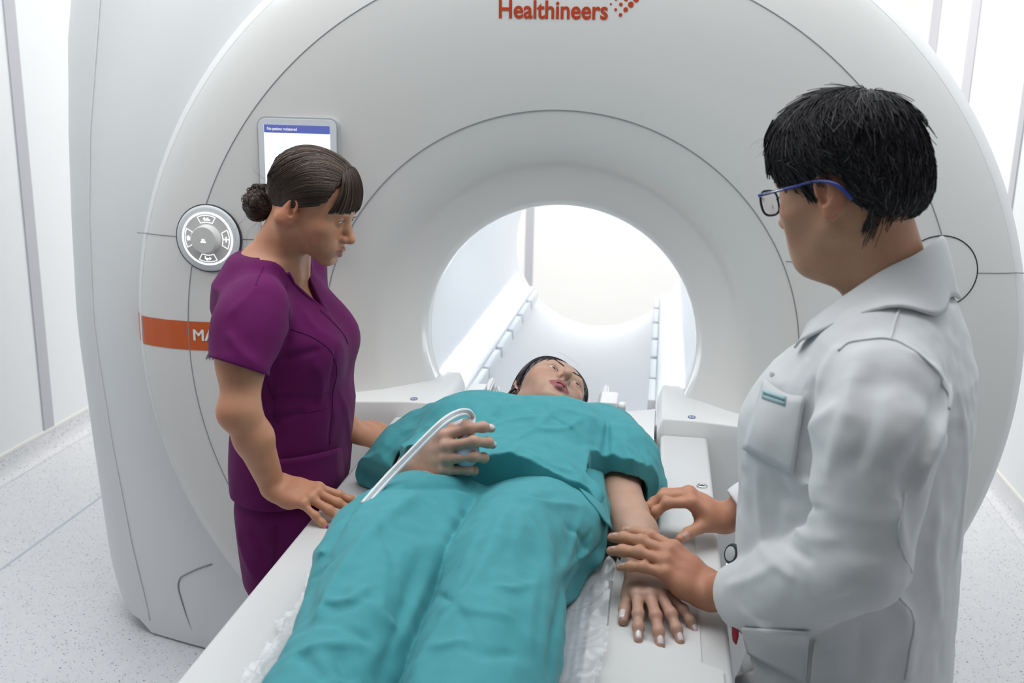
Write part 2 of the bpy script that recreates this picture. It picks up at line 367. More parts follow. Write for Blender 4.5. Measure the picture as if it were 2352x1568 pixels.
# control dial on the left
DC = np.array([-1.124, 2.4215, 1.280])
def disc_prof(name, prof, m, parent, c=DC, n=64):
    V = []; F = []; k = len(prof); A = np.linspace(0, 2 * PI, n + 1)[:-1]
    for a in A:
        for r, y in prof: V.append((c[0] + r * math.cos(a), c[1] - y, c[2] + r * math.sin(a)))
    for i in range(n):
        for q in range(k - 1): F.append((i * k + q, i * k + q + 1, ((i + 1) % n) * k + q + 1, ((i + 1) % n) * k + q))
    if prof[-1][0] < 1e-3: pass
    return pobj(name, V, F, m, parent, angle=40)
dial = disc_prof('control_dial', [(0.084, -0.012), (0.0835, 0.004), (0.080, 0.007), (0.076, 0.008), (0.0, 0.008)], M_bezel, scan)
disc_prof('dial_gasket', [(0.0865, -0.012), (0.0865, 0.0025), (0.084, 0.0035)], M_dark, dial)
disc_prof('dial_light', [(0.0675, 0.0085), (0.0665, 0.0092), (0.0635, 0.0092), (0.0625, 0.0085)], M_led2, dial)
disc_prof('dial_plate', [(0.0625, 0.0084), (0.062, 0.0095), (0.0, 0.0095)], mat('dial_plate_grey', (0.62, 0.615, 0.60), 0.35), dial)
kn = disc_prof('rotary_knob', [(0.037, 0.009), (0.035, 0.014), (0.034, 0.030), (0.032, 0.033), (0.0, 0.0335)], mat('knob_grey', (0.66, 0.655, 0.63), 0.3), dial)
def ringstroke(pts, w):
    P = np.array(pts, float); v, f = tube_geo(np.vstack([P, P[:1]]), w, 5, cap=False); return v, f
def key(ang, half):
    pts = []
    for a in np.linspace(-half, half, 9): pts.append((0.0585, ang + a))
    for a in np.linspace(half * 0.92, -half * 0.92, 9): pts.append((0.0415, ang + a * 0.98))
    return [(DC[0] + r * math.cos(a), DC[1] - 0.0098, DC[2] + r * math.sin(a)) for r, a in pts]
for ad in (90, 180, 270, 0):
    ky = pobj('dial_key', *ringstroke(key(math.radians(ad), math.radians(24)), 0.0009), M_led2, dial)
    c = np.array([DC[0] + 0.050 * math.cos(math.radians(ad)), DC[1] - 0.0098, DC[2] + 0.050 * math.sin(math.radians(ad))])
    gs = []
    def rect(x0, x1, z0, z1): gs.append(([(c[0] + x0, c[1], c[2] + z0), (c[0] + x1, c[1], c[2] + z0), (c[0] + x1, c[1], c[2] + z1), (c[0] + x0, c[1], c[2] + z1)], [(0, 1, 2, 3)]))
    if ad == 0: rect(-.007, .007, -.0015, .0015); rect(-.0015, .0015, -.007, -.0015); rect(-.0015, .0015, .0015, .007)
    elif ad == 180:
        rect(-.004, .004, -.006, .001); gs.append(([(c[0] - .006, c[1], c[2] + .001), (c[0] + .006, c[1], c[2] + .001), (c[0], c[1], c[2] + .0065)], [(0, 1, 2)]))
    elif ad == 90:
        rect(-.002, .010, -.004, -.001); rect(.001, .006, -.001, .003); gs.append(([(c[0] - .009, c[1], c[2]), (c[0] - .004, c[1], c[2] - .005), (c[0] - .002, c[1], c[2]), (c[0] - .004, c[1], c[2] + .005)], [(0, 1, 2, 3)]))
    else:
        rect(-.009, .003, -.002, .001); rect(-.009, -.006, .001, .005); gs.append(([(c[0] + .003, c[1], c[2] - .005), (c[0] + .009, c[1], c[2]), (c[0] + .003, c[1], c[2] + .004)], [(0, 1, 2)])); rect(-.005, .0, -.005, -.002)
    pobj('key_symbol', *merge(gs), M_led2, ky, smooth=False)
gs = []
for x0, x1, z0, z1 in ((-.0065, .0065, -.005, -.001), (-.004, -.002, .0005, .005), (-.0008, .0012, .0005, .005), (.0022, .0042, .0005, .004)):
    gs.append(([(DC[0] + x, DC[1] - 0.0340, DC[2] + z - .002) for x, z in ((x0, z0), (x1, z0), (x1, z1), (x0, z1))], [(0, 1, 2, 3)]))
pobj('key_symbol', *merge(gs), M_led2, kn, smooth=False)
# blank round cover on the right
A = np.linspace(0, 2 * PI, 65); c2 = (0.637, 1.280)
X = c2[0] + 0.083 * np.cos(A); Z = c2[1] + 0.083 * np.sin(A)
tube('round_cover_seam', np.stack([X, faceY(X, Z), Z], 1), 0.0015, M_dark, scan, 6)

# display
def rrect(x0, x1, z0, z1, r, n=8):
    out = []
    for cx_, cz_, a0 in ((x1 - r, z1 - r, 0), (x0 + r, z1 - r, 90), (x0 + r, z0 + r, 180), (x1 - r, z0 + r, 270)):
        for a in np.linspace(a0, a0 + 90, n): out.append((cx_ + r * math.cos(math.radians(a)), cz_ + r * math.sin(math.radians(a))))
    return out
def slab(name, outline, y0, y1, m, parent, bev=0.0):
    bm = bmesh.new(); vs = [bm.verts.new((x, y0, z)) for x, z in outline]; f = bm.faces.new(vs)
    r = bmesh.ops.extrude_face_region(bm, geom=[f]); nv = [g for g in r['geom'] if isinstance(g, bmesh.types.BMVert)]
    bmesh.ops.translate(bm, verts=nv, vec=(0, y1 - y0, 0))
    if bev:
        es = [e for e in bm.edges if all(abs(v.co.y - y1) < 1e-6 for v in e.verts)]
        bmesh.ops.bevel(bm, geom=es, offset=bev, segments=2, affect='EDGES')
    return bmobj(name, bm, m, parent, angle=40)
dsp = slab('touch_display', rrect(-0.984, -0.779, 1.300, 1.585, 0.022), 2.455, 2.424, mat('display_frame', (0.42, 0.43, 0.44), 0.35), scan, 0.004)
slab('bezel', rrect(-0.980, -0.783, 1.304, 1.581, 0.019), 2.426, 2.4225, M_bezel, dsp, 0.001)
scr = slab('screen', rrect(-0.9645, -0.7985, 1.325, 1.566, 0.001, 2), 2.424, 2.4218, M_screen, dsp)
slab('screen_header', rrect(-0.9640, -0.7985, 1.5470, 1.566, 0.001, 2), 2.4235, 2.4214, M_header, dsp)
V, F = text_geo('No patient registered', 0.011, offset=0.0001); s = 0.0755 / V[:, 0].max()
pobj('header_text', np.stack([V[:, 0] * s - 0.9565, 0 * V[:, 0] + 2.4210, V[:, 1] * s * 1.15 + 1.5532], 1), F, M_wtext, dsp, smooth=False)
gs = []
def srect(x0, x1, z0, z1, y=2.4214): gs.append(([(x0, y, z0), (x1, y, z0), (x1, y, z1), (x0, y, z1)], [(0, 1, 2, 3)]))
A = np.linspace(0, PI, 15); gs.append(([(-0.9155 + 0.038 * math.cos(a), 2.4214, 1.532 + 0.005 * math.sin(a)) for a in A], [tuple(range(15))]))
srect(-0.942, -0.889, 1.502, 1.5175); gs.append(([(-0.9155 + 0.008 * math.cos(a), 2.4213, 1.525 + 0.009 * math.sin(a)) for a in np.linspace(0, 2 * PI, 21)[:-1]], [tuple(range(20))]))
srect(-0.9405, -0.930, 1.5255, 1.5268); srect(-0.865, -0.842, 1.5275, 1.5287); srect(-0.8435, -0.832, 1.5125, 1.5135); srect(-0.938, -0.926, 1.4835, 1.485)
srect(-0.812, -0.8085, 1.524, 1.5275)
for g_ in gs: pobj('screen_symbol', g_[0], g_[1], M_tint, dsp, smooth=False)

dsp.location.y -= 0.0095                                        # stands just proud of the curved front

# ------------------------------------------------------------------ patient table
ZT = 0.85
tab = tag(empty('patient_table', (AX, 1.2, 0)), 'long white patient table docked to the scanner, under the person in teal', 'table')
def rail(x0, x1, name):
    bm = bmesh.new(); out = []
    r = 0.012
    vs = boxbm(bm, (x0, -0.55, 0.70), (x1, 2.402, ZT), 0.010, 4)
    return bmobj(name, bm, M_table, tab, angle=50)
rl = rail(-0.640, -0.520, 'side_rail'); rr = rail(0.030, 0.144, 'side_rail')
box('table_apron', (-0.628, -0.55, 0.66), (0.132, 2.40, 0.705), M_table, tab, 0.01)
box('pedestal', (-0.50, 0.1, 0.03), (0.0, 2.30, 0.68), M_shell, tab, 0.04, 4)
box('foot_plate', (-0.56, 0.0, 0.0), (0.06, 2.35, 0.05), M_grey, tab, 0.015)
# concave table board
V = []; F = []
us = np.linspace(-1, 1, 25)
for y in (-0.5, 2.62):
    for u in us: V.append((AX + 0.262 * u, y, 0.822 + 0.022 * abs(u) ** 2.2))
    for u in us[::-1]: V.append((AX + 0.262 * u, y, 0.79))
n = 50
F = [(j, (j + 1) % n, n + (j + 1) % n, n + j) for j in range(n)] + [tuple(range(n)), tuple(range(n, 2 * n))]
pobj('table_board', V, F, M_white, tab, angle=40)
hc = aZ(1612, 1117, ZT)
def torus_geo(c, R, r, n=28, m=10, sy=1.0):
    V = []; F = []
    for i in range(n):
        for j in range(m):
            a = 2 * PI * i / n; b = 2 * PI * j / m
            V.append((c[0] + (R + r * math.cos(b)) * math.cos(a), c[1] + sy * (R + r * math.cos(b)) * math.sin(a), c[2] + r * math.sin(b)))
            F.append((i * m + j, ((i + 1) % n) * m + j, ((i + 1) % n) * m + (j + 1) % m, i * m + (j + 1) % m))
    return V, F
sk = pobj('latch_socket', *torus_geo((hc[0], hc[1], ZT + .001), 0.009, 0.0035), M_metal, rr)
bm = bmesh.new(); bmesh.ops.create_circle(bm, cap_ends=True, radius=0.0085, segments=24, matrix=Matrix.Translation((hc[0], hc[1], ZT + .0012))); bmobj('socket_hole', bm, M_dark, sk)

# ------------------------------------------------------------------ implicit-surface modelling: smooth unions of limbs, meshed by surface nets
def nrm(v): v = np.asarray(v, float); return v / (np.linalg.norm(v) + 1e-12)
class Sdf:
    def __init__(s): s.p = []; s.post = None
    def add(s, c, rad, fn, k=0.01, op=0): s.p.append((np.asarray(c, float), float(rad), fn, k, op)); return s
    def rc(s, a, b, ra, rb=None, k=0.01, op=0, flat=None):
        """tapered limb from a to b; flat = (direction, factor) squeezes it along that direction"""
        a = np.asarray(a, float); b = np.asarray(b, float); rb = ra if rb is None else rb
        ab = b - a; L2 = ab.dot(ab) + 1e-12
        if flat is None:
            def fn(p):
                q = p - a; t = np.clip(q @ ab / L2, 0, 1); q = q - t[:, None] * ab
                return np.sqrt((q * q).sum(1)) - (ra + t * (rb - ra))
        else:
            n = nrm(flat[0]); g = flat[1] - 1.0
            def fn(p):
                q = p - a; t = np.clip(q @ ab / L2, 0, 1); q = q - t[:, None] * ab; q = q + (g * (q @ n))[:, None] * n
                return (np.sqrt((q * q).sum(1)) - (ra + t * (rb - ra))) / (1 + 0.5 * g)
        return s.add((a + b) / 2, np.linalg.norm(ab) / 2 + max(ra, rb), fn, k, op)
    def chain(s, pts, rads, k=0.01, op=0, flat=None):
        for i in range(len(pts) - 1): s.rc(pts[i], pts[i + 1], rads[i], rads[i + 1], k, op, flat)
        return s
    def ell(s, c, r, R=None, k=0.01, op=0):
        c = np.asarray(c, float); r = np.asarray(r, float); R = np.eye(3) if R is None else np.asarray(R, float)
        def fn(p):
            q = (p - c) @ R; k0 = np.sqrt(((q / r) ** 2).sum(1)); k1 = np.sqrt(((q / (r * r)) ** 2).sum(1)) + 1e-9
            return k0 * (k0 - 1) / k1
        return s.add(c, r.max(), fn, k, op)
    def box(s, c, h, R=None, rnd=0.004, k=0.005, op=0):
        c = np.asarray(c, float); h = np.asarray(h, float); R = np.eye(3) if R is None else np.asarray(R, float)
        def fn(p):
            q = np.abs((p - c) @ R) - (h - rnd); return np.sqrt((np.maximum(q, 0) ** 2).sum(1)) + np.minimum(q.max(1), 0) - rnd
        return s.add(c, np.linalg.norm(h), fn, k, op)
    def half(s, c, n, k=0.004, op=1, rad=9.0):
        """half space; with op=1 it trims everything on the side n points to"""
        c = np.asarray(c, float); n = nrm(n)
        return s.add(c, rad, lambda p: -((p - c) @ n), k, op)
    def loft(s, secs, U, V, k=0.01, op=0, e=2.0, cap=0.02):
        """body or garment of oval sections: each (centre, half width along U, half depth along V)"""
        C = np.array([q[0] for q in secs], float); Wd = np.array([q[1] for q in secs], float); D = np.array([q[2] for q in secs], float)
        U = nrm(U); V = nrm(V); A = nrm(np.cross(U, V)); h = C @ A
        if h[-1] < h[0]: A = -A; h = -h
        def fn(p):
            t = p @ A; cx_ = np.stack([np.interp(t, h, C[:, i]) for i in range(3)], 1); w = np.interp(t, h, Wd); d = np.interp(t, h, D)
            q = p - cx_; u = np.abs(q @ U) / w; v = np.abs(q @ V) / d
            kk = (u ** e + v ** e) ** (1 / e); lat = (kk - 1) * np.minimum(w, d)
            ax = np.maximum(h[0] - t, t - h[-1]); 
            m1 = np.maximum(lat + cap, 0); m2 = np.maximum(ax + cap, 0)
            return np.minimum(np.maximum(lat, ax), -0.0) * 0 + np.where((m1 > 0) & (m2 > 0), np.sqrt(m1 * m1 + m2 * m2) - cap, np.maximum(lat, ax))
        c = C.mean(0); return s.add(c, np.max(np.linalg.norm(C - c, axis=1) + np.maximum(Wd, D)), fn, k, op)
    def ev(s, p, prims=None):
        d = np.full(len(p), 1e3)
        for c, r, fn, k, op in (s.p if prims is None else prims):
            e = fn(p)
            if op == 0:
                h = np.maximum(k - np.abs(d - e), 0) / k; d = np.minimum(d, e) - h * h * k * 0.25
            elif op == 1:                                     # carve e out of d
                e = -e; h = np.maximum(k - np.abs(d - e), 0) / k; d = np.maximum(d, e) + h * h * k * 0.25
            elif op == 2:                                     # keep only what lies inside e
                h = np.maximum(k - np.abs(d - e), 0) / k; d = np.maximum(d, e) + h * h * k * 0.25
        if s.post is not None: d = s.post(p, d)
        return d
    def mesh(s, res, lo=None, hi=None, pad=0.012, smooth=1):
        B = 12; h = res
        if lo is None:
            P = [q for q in s.p if q[4] == 0]
            lo = np.min([q[0] - q[1] for q in P], 0) - pad; hi = np.max([q[0] + q[1] for q in P], 0) + pad
        lo = np.asarray(lo, float); hi = np.asarray(hi, float)
        nb = np.maximum(np.ceil((hi - lo) / (h * B)).astype(int), 1); N = nb * B + 1
        D = np.full(N, 1.0, np.float32)
        bi = np.stack(np.meshgrid(*[np.arange(n) for n in nb], indexing='ij'), -1).reshape(-1, 3)
        cen = lo + (bi + 0.5) * B * h; diag = B * h * 0.5 * math.sqrt(3)
        dc = s.ev(cen)
        o = np.stack(np.meshgrid(*[np.arange(B + 1)] * 3, indexing='ij'), -1).reshape(-1, 3) * h
        for i in range(len(bi)):
            a = bi[i] * B
            if abs(dc[i]) > diag * 1.25 + 0.014:
                if dc[i] < 0: D[a[0]:a[0] + B + 1, a[1]:a[1] + B + 1, a[2]:a[2] + B + 1] = -1.0
                continue
        for i in range(len(bi)):
            if abs(dc[i]) > diag * 1.25 + 0.014: continue
            a = bi[i] * B; c = cen[i]
            pr = [q for q in s.p if np.linalg.norm(c - q[0]) - q[1] < diag + 0.05]
            if not pr: continue
            v = s.ev(lo + a * h + o, pr)
            D[a[0]:a[0] + B + 1, a[1]:a[1] + B + 1, a[2]:a[2] + B + 1] = v.reshape(B + 1, B + 1, B + 1)
        return nets(D, lo, h, smooth)
def nets(D, lo, h, smooth=1):
    S = (D < 0).astype(np.int8)
    cnt = np.zeros(np.array(D.shape) - 1, np.int8)
    off = [(i, j, k) for i in (0, 1) for j in (0, 1) for k in (0, 1)]
    sl = lambda A, o: A[o[0]:A.shape[0] - 1 + o[0], o[1]:A.shape[1] - 1 + o[1], o[2]:A.shape[2] - 1 + o[2]]
    for o in off: cnt += sl(S, o)
    cell = np.argwhere((cnt > 0) & (cnt < 8)); idx = np.full(cnt.shape, -1, np.int32); idx[tuple(cell.T)] = np.arange(len(cell))
    val = np.stack([D[cell[:, 0] + o[0], cell[:, 1] + o[1], cell[:, 2] + o[2]] for o in off], 1)
    offa = np.array(off, float); acc = np.zeros((len(cell), 3)); n = np.zeros(len(cell))
    for a in range(8):
        for b in range(a + 1, 8):
            if np.abs(offa[a] - offa[b]).sum() != 1: continue
            m = (val[:, a] < 0) != (val[:, b] < 0); t = val[m, a] / (val[m, a] - val[m, b] + 1e-12)
            acc[m] += offa[a] + t[:, None] * (offa[b] - offa[a]); n[m] += 1
    V = lo + (cell + acc / n[:, None]) * h
    F = []
    for ax in range(3):
        s0 = [slice(None)] * 3; s1 = [slice(None)] * 3; s0[ax] = slice(0, -1); s1[ax] = slice(1, None)
        a = S[tuple(s0)]; b = S[tuple(s1)]; e = np.argwhere(a != b); fl = a[tuple(e.T)] == 1
        u, v = (ax + 1) % 3, (ax + 2) % 3
        ok = (e[:, u] > 0) & (e[:, v] > 0) & (e[:, u] < D.shape[u] - 1) & (e[:, v] < D.shape[v] - 1); e = e[ok]; fl = fl[ok]
        q = []
        for du, dv in ((-1, -1), (0, -1), (0, 0), (-1, 0)):
            c = e.copy(); c[:, u] += du; c[:, v] += dv; q.append(idx[tuple(c.T)])
        q = np.stack(q, 1); q[~fl] = q[~fl][:, ::-1]; F.append(q[(q >= 0).all(1)])
    F = np.vstack(F)
    for _ in range(smooth):
        A = np.zeros_like(V); c = np.zeros(len(V))
        for i in range(4):
            j = F[:, (i + 1) % 4]; np.add.at(A, F[:, i], V[j]); np.add.at(A, j, V[F[:, i]]); np.add.at(c, F[:, i], 1); np.add.at(c, j, 1)
        V = V + 0.5 * (A / np.maximum(c, 1)[:, None] - V)
    return V, F
def fast_obj(name, V, F, m, parent=None, col=None):
    """V (n,3), F (m,3|4) arrays -> mesh object, optional per-vertex colour"""
    V = np.asarray(V, float); F = np.asarray(F); k = F.shape[1]
    if parent:
        L = np.zeros(3); p = parent
        while p: L += np.array(p.location); p = p.parent
        V = V - L
    me = bpy.data.meshes.new(name); me.vertices.add(len(V)); me.vertices.foreach_set('co', V.astype(np.float32).ravel())
    me.loops.add(F.size); me.loops.foreach_set('vertex_index', F.astype(np.int32).ravel())
    me.polygons.add(len(F)); me.polygons.foreach_set('loop_start', (np.arange(len(F)) * k).astype(np.int32))
    me.polygons.foreach_set('use_smooth', np.ones(len(F), bool)); me.update(calc_edges=True); me.validate()
    if col is not None:
        at = me.color_attributes.new('tone', 'FLOAT_COLOR', 'POINT'); c4 = np.ones((len(V), 4), np.float32); c4[:, :3] = col
        at.data.foreach_set('color', c4.ravel())
    if m: me.materials.append(m)
    o = bpy.data.objects.new(name, me); COL.objects.link(o)
    if parent: o.parent = parent
    return o
def join(parts):
    V = []; F = []; k = 0
    for v, f in parts: V.append(v); F.append(np.asarray(f) + k); k += len(v)
    return np.vstack(V), np.vstack(F)
def vnoise(p, sc, seed=0):
    """smooth value noise, about -1..1"""
    q = p * sc + seed * 17.13; i = np.floor(q).astype(np.int64); f = q - i; f = f * f * (3 - 2 * f); out = 0
    for a in (0, 1):
        for b in (0, 1):
            for c in (0, 1):
                n = (i[:, 0] + a) * 73856093 ^ (i[:, 1] + b) * 19349663 ^ (i[:, 2] + c) * 83492791 ^ (seed * 2654435)
                n = (n ^ (n >> 13)) * 1274126177 & 0x7fffffff; r = (n ^ (n >> 16)) & 0xffff
                w = (f[:, 0] if a else 1 - f[:, 0]) * (f[:, 1] if b else 1 - f[:, 1]) * (f[:, 2] if c else 1 - f[:, 2])
                out = out + w * r
    return out / 32768.0 - 1
def segdist(p, a, b):
    a = np.asarray(a, float); b = np.asarray(b, float); ab = b - a; q = p - a; t = np.clip(q @ ab / (ab.dot(ab) + 1e-12), 0, 1)
    return np.linalg.norm(q - t[:, None] * ab, axis=1), t
def folds(lines):
    """cloth folds: (points, height, width); raises (h>0) or creases (h<0) the surface along each polyline, fading at both ends"""
    L = [(np.asarray(P, float), h, w) for P, h, w in lines]
    def fn(p):
        out = np.zeros(len(p))
        for P, h, w in L:
            lo = P.min(0) - 2.6 * w; hi = P.max(0) + 2.6 * w
            m = ((p > lo) & (p < hi)).all(1)
            if not m.any(): continue
            q = p[m]; n = len(P) - 1; best = np.full(len(q), 1e9); tt = np.zeros(len(q))
            for i in range(n):
                d, t = segdist(q, P[i], P[i + 1]); b = d < best; best[b] = d[b]; tt[b] = (i + t[b]) / n
            out[m] -= h * np.exp(-np.abs(best / w) ** 1.45) * np.clip(np.minimum(tt, 1 - tt) * 5 + 0.15, 0, 1)
        return out
    return fn

# ------------------------------------------------------------------ hands and heads
def frame(fwd, up):
    f = nrm(fwd); u = np.asarray(up, float); u = nrm(u - u.dot(f) * f); return np.stack([np.cross(f, u), f, u], 1)   # columns: right, forward, up
def rotv(v, ax, a):
    ax = nrm(ax); v = np.asarray(v, float); return v * math.cos(a) + np.cross(ax, v) * math.sin(a) + ax * ax.dot(v) * (1 - math.cos(a))
FL = {'index': (.042, .025, .021), 'middle': (.046, .029, .022), 'ring': (.043, .027, .021), 'little': (.034, .020, .019)}
def hand(S, wrist, fwd, up, thumb, scale=1.0, curl=None, spread=None, th=None, fat=1.0, k=0.006, wr=0.026, palm=0.088):
    """fwd: wrist to knuckles; up: out of the back of the hand; thumb=+1 when the thumb is on the right of fwd seen with up towards you.
    curl: finger -> (knuckle, middle, end) bend in degrees; th: thumb (out, drop, bend1, bend2).  Returns nail placements."""
    R = frame(fwd, up); X, Y, Z = R[:, 0] * thumb, R[:, 1], R[:, 2]; s = scale; W0 = np.asarray(wrist, float); nails = {}
    curl = curl or {}; spread = spread or {}
    off = {'index': (.028, .090, .001), 'middle': (.0085, .094, .004), 'ring': (-.0105, .089, .002), 'little': (-.027, .079, -.003)}
    pf = palm / 0.09
    for n, (x, y, z) in off.items():
        b = W0 + s * (X * x + Y * y * pf + Z * z)
        w = W0 + s * (X * x * 0.62 + Y * 0.004 - Z * .002)
        mid = W0 + s * (X * x * .86 + Y * y * pf * .55 + Z * (z * .5 - .006))
        rr = {'index': .0125, 'middle': .0125, 'ring': .0118, 'little': .0108}[n] * fat
        S.rc(w, mid, s * .0125 * fat, s * (rr + .0022), k=.016); S.rc(mid, b, s * (rr + .0022), s * (rr - .0012), k=.012)
        S.ell(b + Z * .004 * s, (.0075 * s,) * 3, k=.008)
        a = np.radians(curl.get(n, (12, 18, 10))); sp = math.radians(spread.get(n, {'index': 6, 'middle': 1, 'ring': -4, 'little': -10}[n]))
        d = nrm(Y * math.cos(sp) + X * math.sin(sp)); ax = nrm(np.cross(Z, d)); q = b; r0 = (.0087 if n != 'little' else .0074) * s * fat; ang = 0
        if n == 'middle': r0 *= 1.03
        rs = (r0 * 1.05, r0 * 1.0, r0 * .93, r0 * .80)
        for j in range(3):
            ang += a[j]; v = rotv(d, ax, ang); e = q + v * FL[n][j] * s
            S.rc(q, e, rs[j], rs[j + 1], k=.0042)
            if j < 2: S.ell(e + rotv(Z, ax, ang) * r0 * .12, (rs[j + 1] * 1.06,) * 3, k=.006)
            if j == 2: nails[n] = (q + v * FL[n][j] * s * .62 + rotv(Z, ax, ang) * rs[3] * 1.06, v, rotv(Z, ax, ang), rs[3] * .80)
            q = e
    S.rc(W0 + s * (X * .010 + Y * .02 - Z * .010), W0 + s * (X * .018 + Y * .055 * pf - Z * .009), s * .014, s * .011, k=.016)
    S.rc(W0 + s * (-X * .014 + Y * .018 - Z * .010), W0 + s * (-X * .020 + Y * .05 * pf - Z * .010), s * .013, s * .010, k=.016)
    th = th or (38, 18, 10, 18)
    o, dr, b1, b2 = [math.radians(t) for t in th]
    q = W0 + s * (X * .020 + Y * .016 - Z * .006); d = nrm(Y * math.cos(o) * math.cos(dr) + X * math.sin(o) * math.cos(dr) - Z * math.sin(dr))
    ax = nrm(np.cross(X * math.cos(o) - Y * math.sin(o), d)); ax = nrm(Z - Z.dot(d) * d)
    e = q + d * .046 * s; S.rc(q, e, .0150 * s * fat, .0112 * s * fat, k=.016)
    d2 = rotv(d, ax * thumb, b1); q = e; e = q + d2 * .034 * s; S.rc(q, e, .0108 * s * fat, .0098 * s * fat, k=.005)
    d3 = rotv(d2, ax * thumb, b2); q = e; e = q + d3 * .027 * s; S.rc(q, e, .0098 * s * fat, .0080 * s * fat, k=.005)
    nn = nrm(np.cross(d3, nrm(np.cross(Z * .75 + X * math.cos(o) * .6 - Y * .1, d3))))
    nn = nrm((Z * .8 + X * .6) - (Z * .8 + X * .6).dot(d3) * d3)
    nails['thumb'] = (q + d3 * .027 * s * .62 + nn * .0087 * s * fat, d3, nn, .0078 * s)
    return nails
def nail_mesh(pos, d, n, r, long=1.0):
    """curved nail plate"""
    V = []; F = []; x = np.cross(d, n); a, b = 7, 7
    for i in range(a):
        for j in range(b):
            u = (j / (b - 1) - .5) * 2; t = i / (a - 1); w = r * (0.86 if t < .8 else 0.86 * math.cos((t - .8) * 4.2))
            wu = u * w; V.append(pos + d * (t - .45) * r * 2.3 * long + x * wu + n * (-.42 * r * u * u - 0.10 * r * (t - .3) ** 2 * 2 + .12 * r))
    for i in range(a - 1):
        for j in range(b - 1): F.append((i * b + j, i * b + j + 1, (i + 1) * b + j + 1, (i + 1) * b + j))
    top = np.array(V); bot = top - n * .10 * r; m = len(top)
    F2 = F + [tuple(q + m for q in f[::-1]) for f in F]
    edge = [j for j in range(b)] + [i * b + b - 1 for i in range(1, a)] + [(a - 1) * b + j for j in range(b - 2, -1, -1)] + [i * b for i in range(a - 2, 0, -1)]
    for i in range(len(edge)): e0, e1 = edge[i], edge[(i + 1) % len(edge)]; F2.append((e1, e0, e0 + m, e1 + m))
    return np.vstack([top, bot]), F2
def put_nails(nails, m, parent, long=1.0, skip=()):
    for n, (p, d, nn, r) in nails.items():
        if n in skip: continue
        v, f = nail_mesh(p, d, nn, r, long); pobj('fingernail', v, f, m, parent)
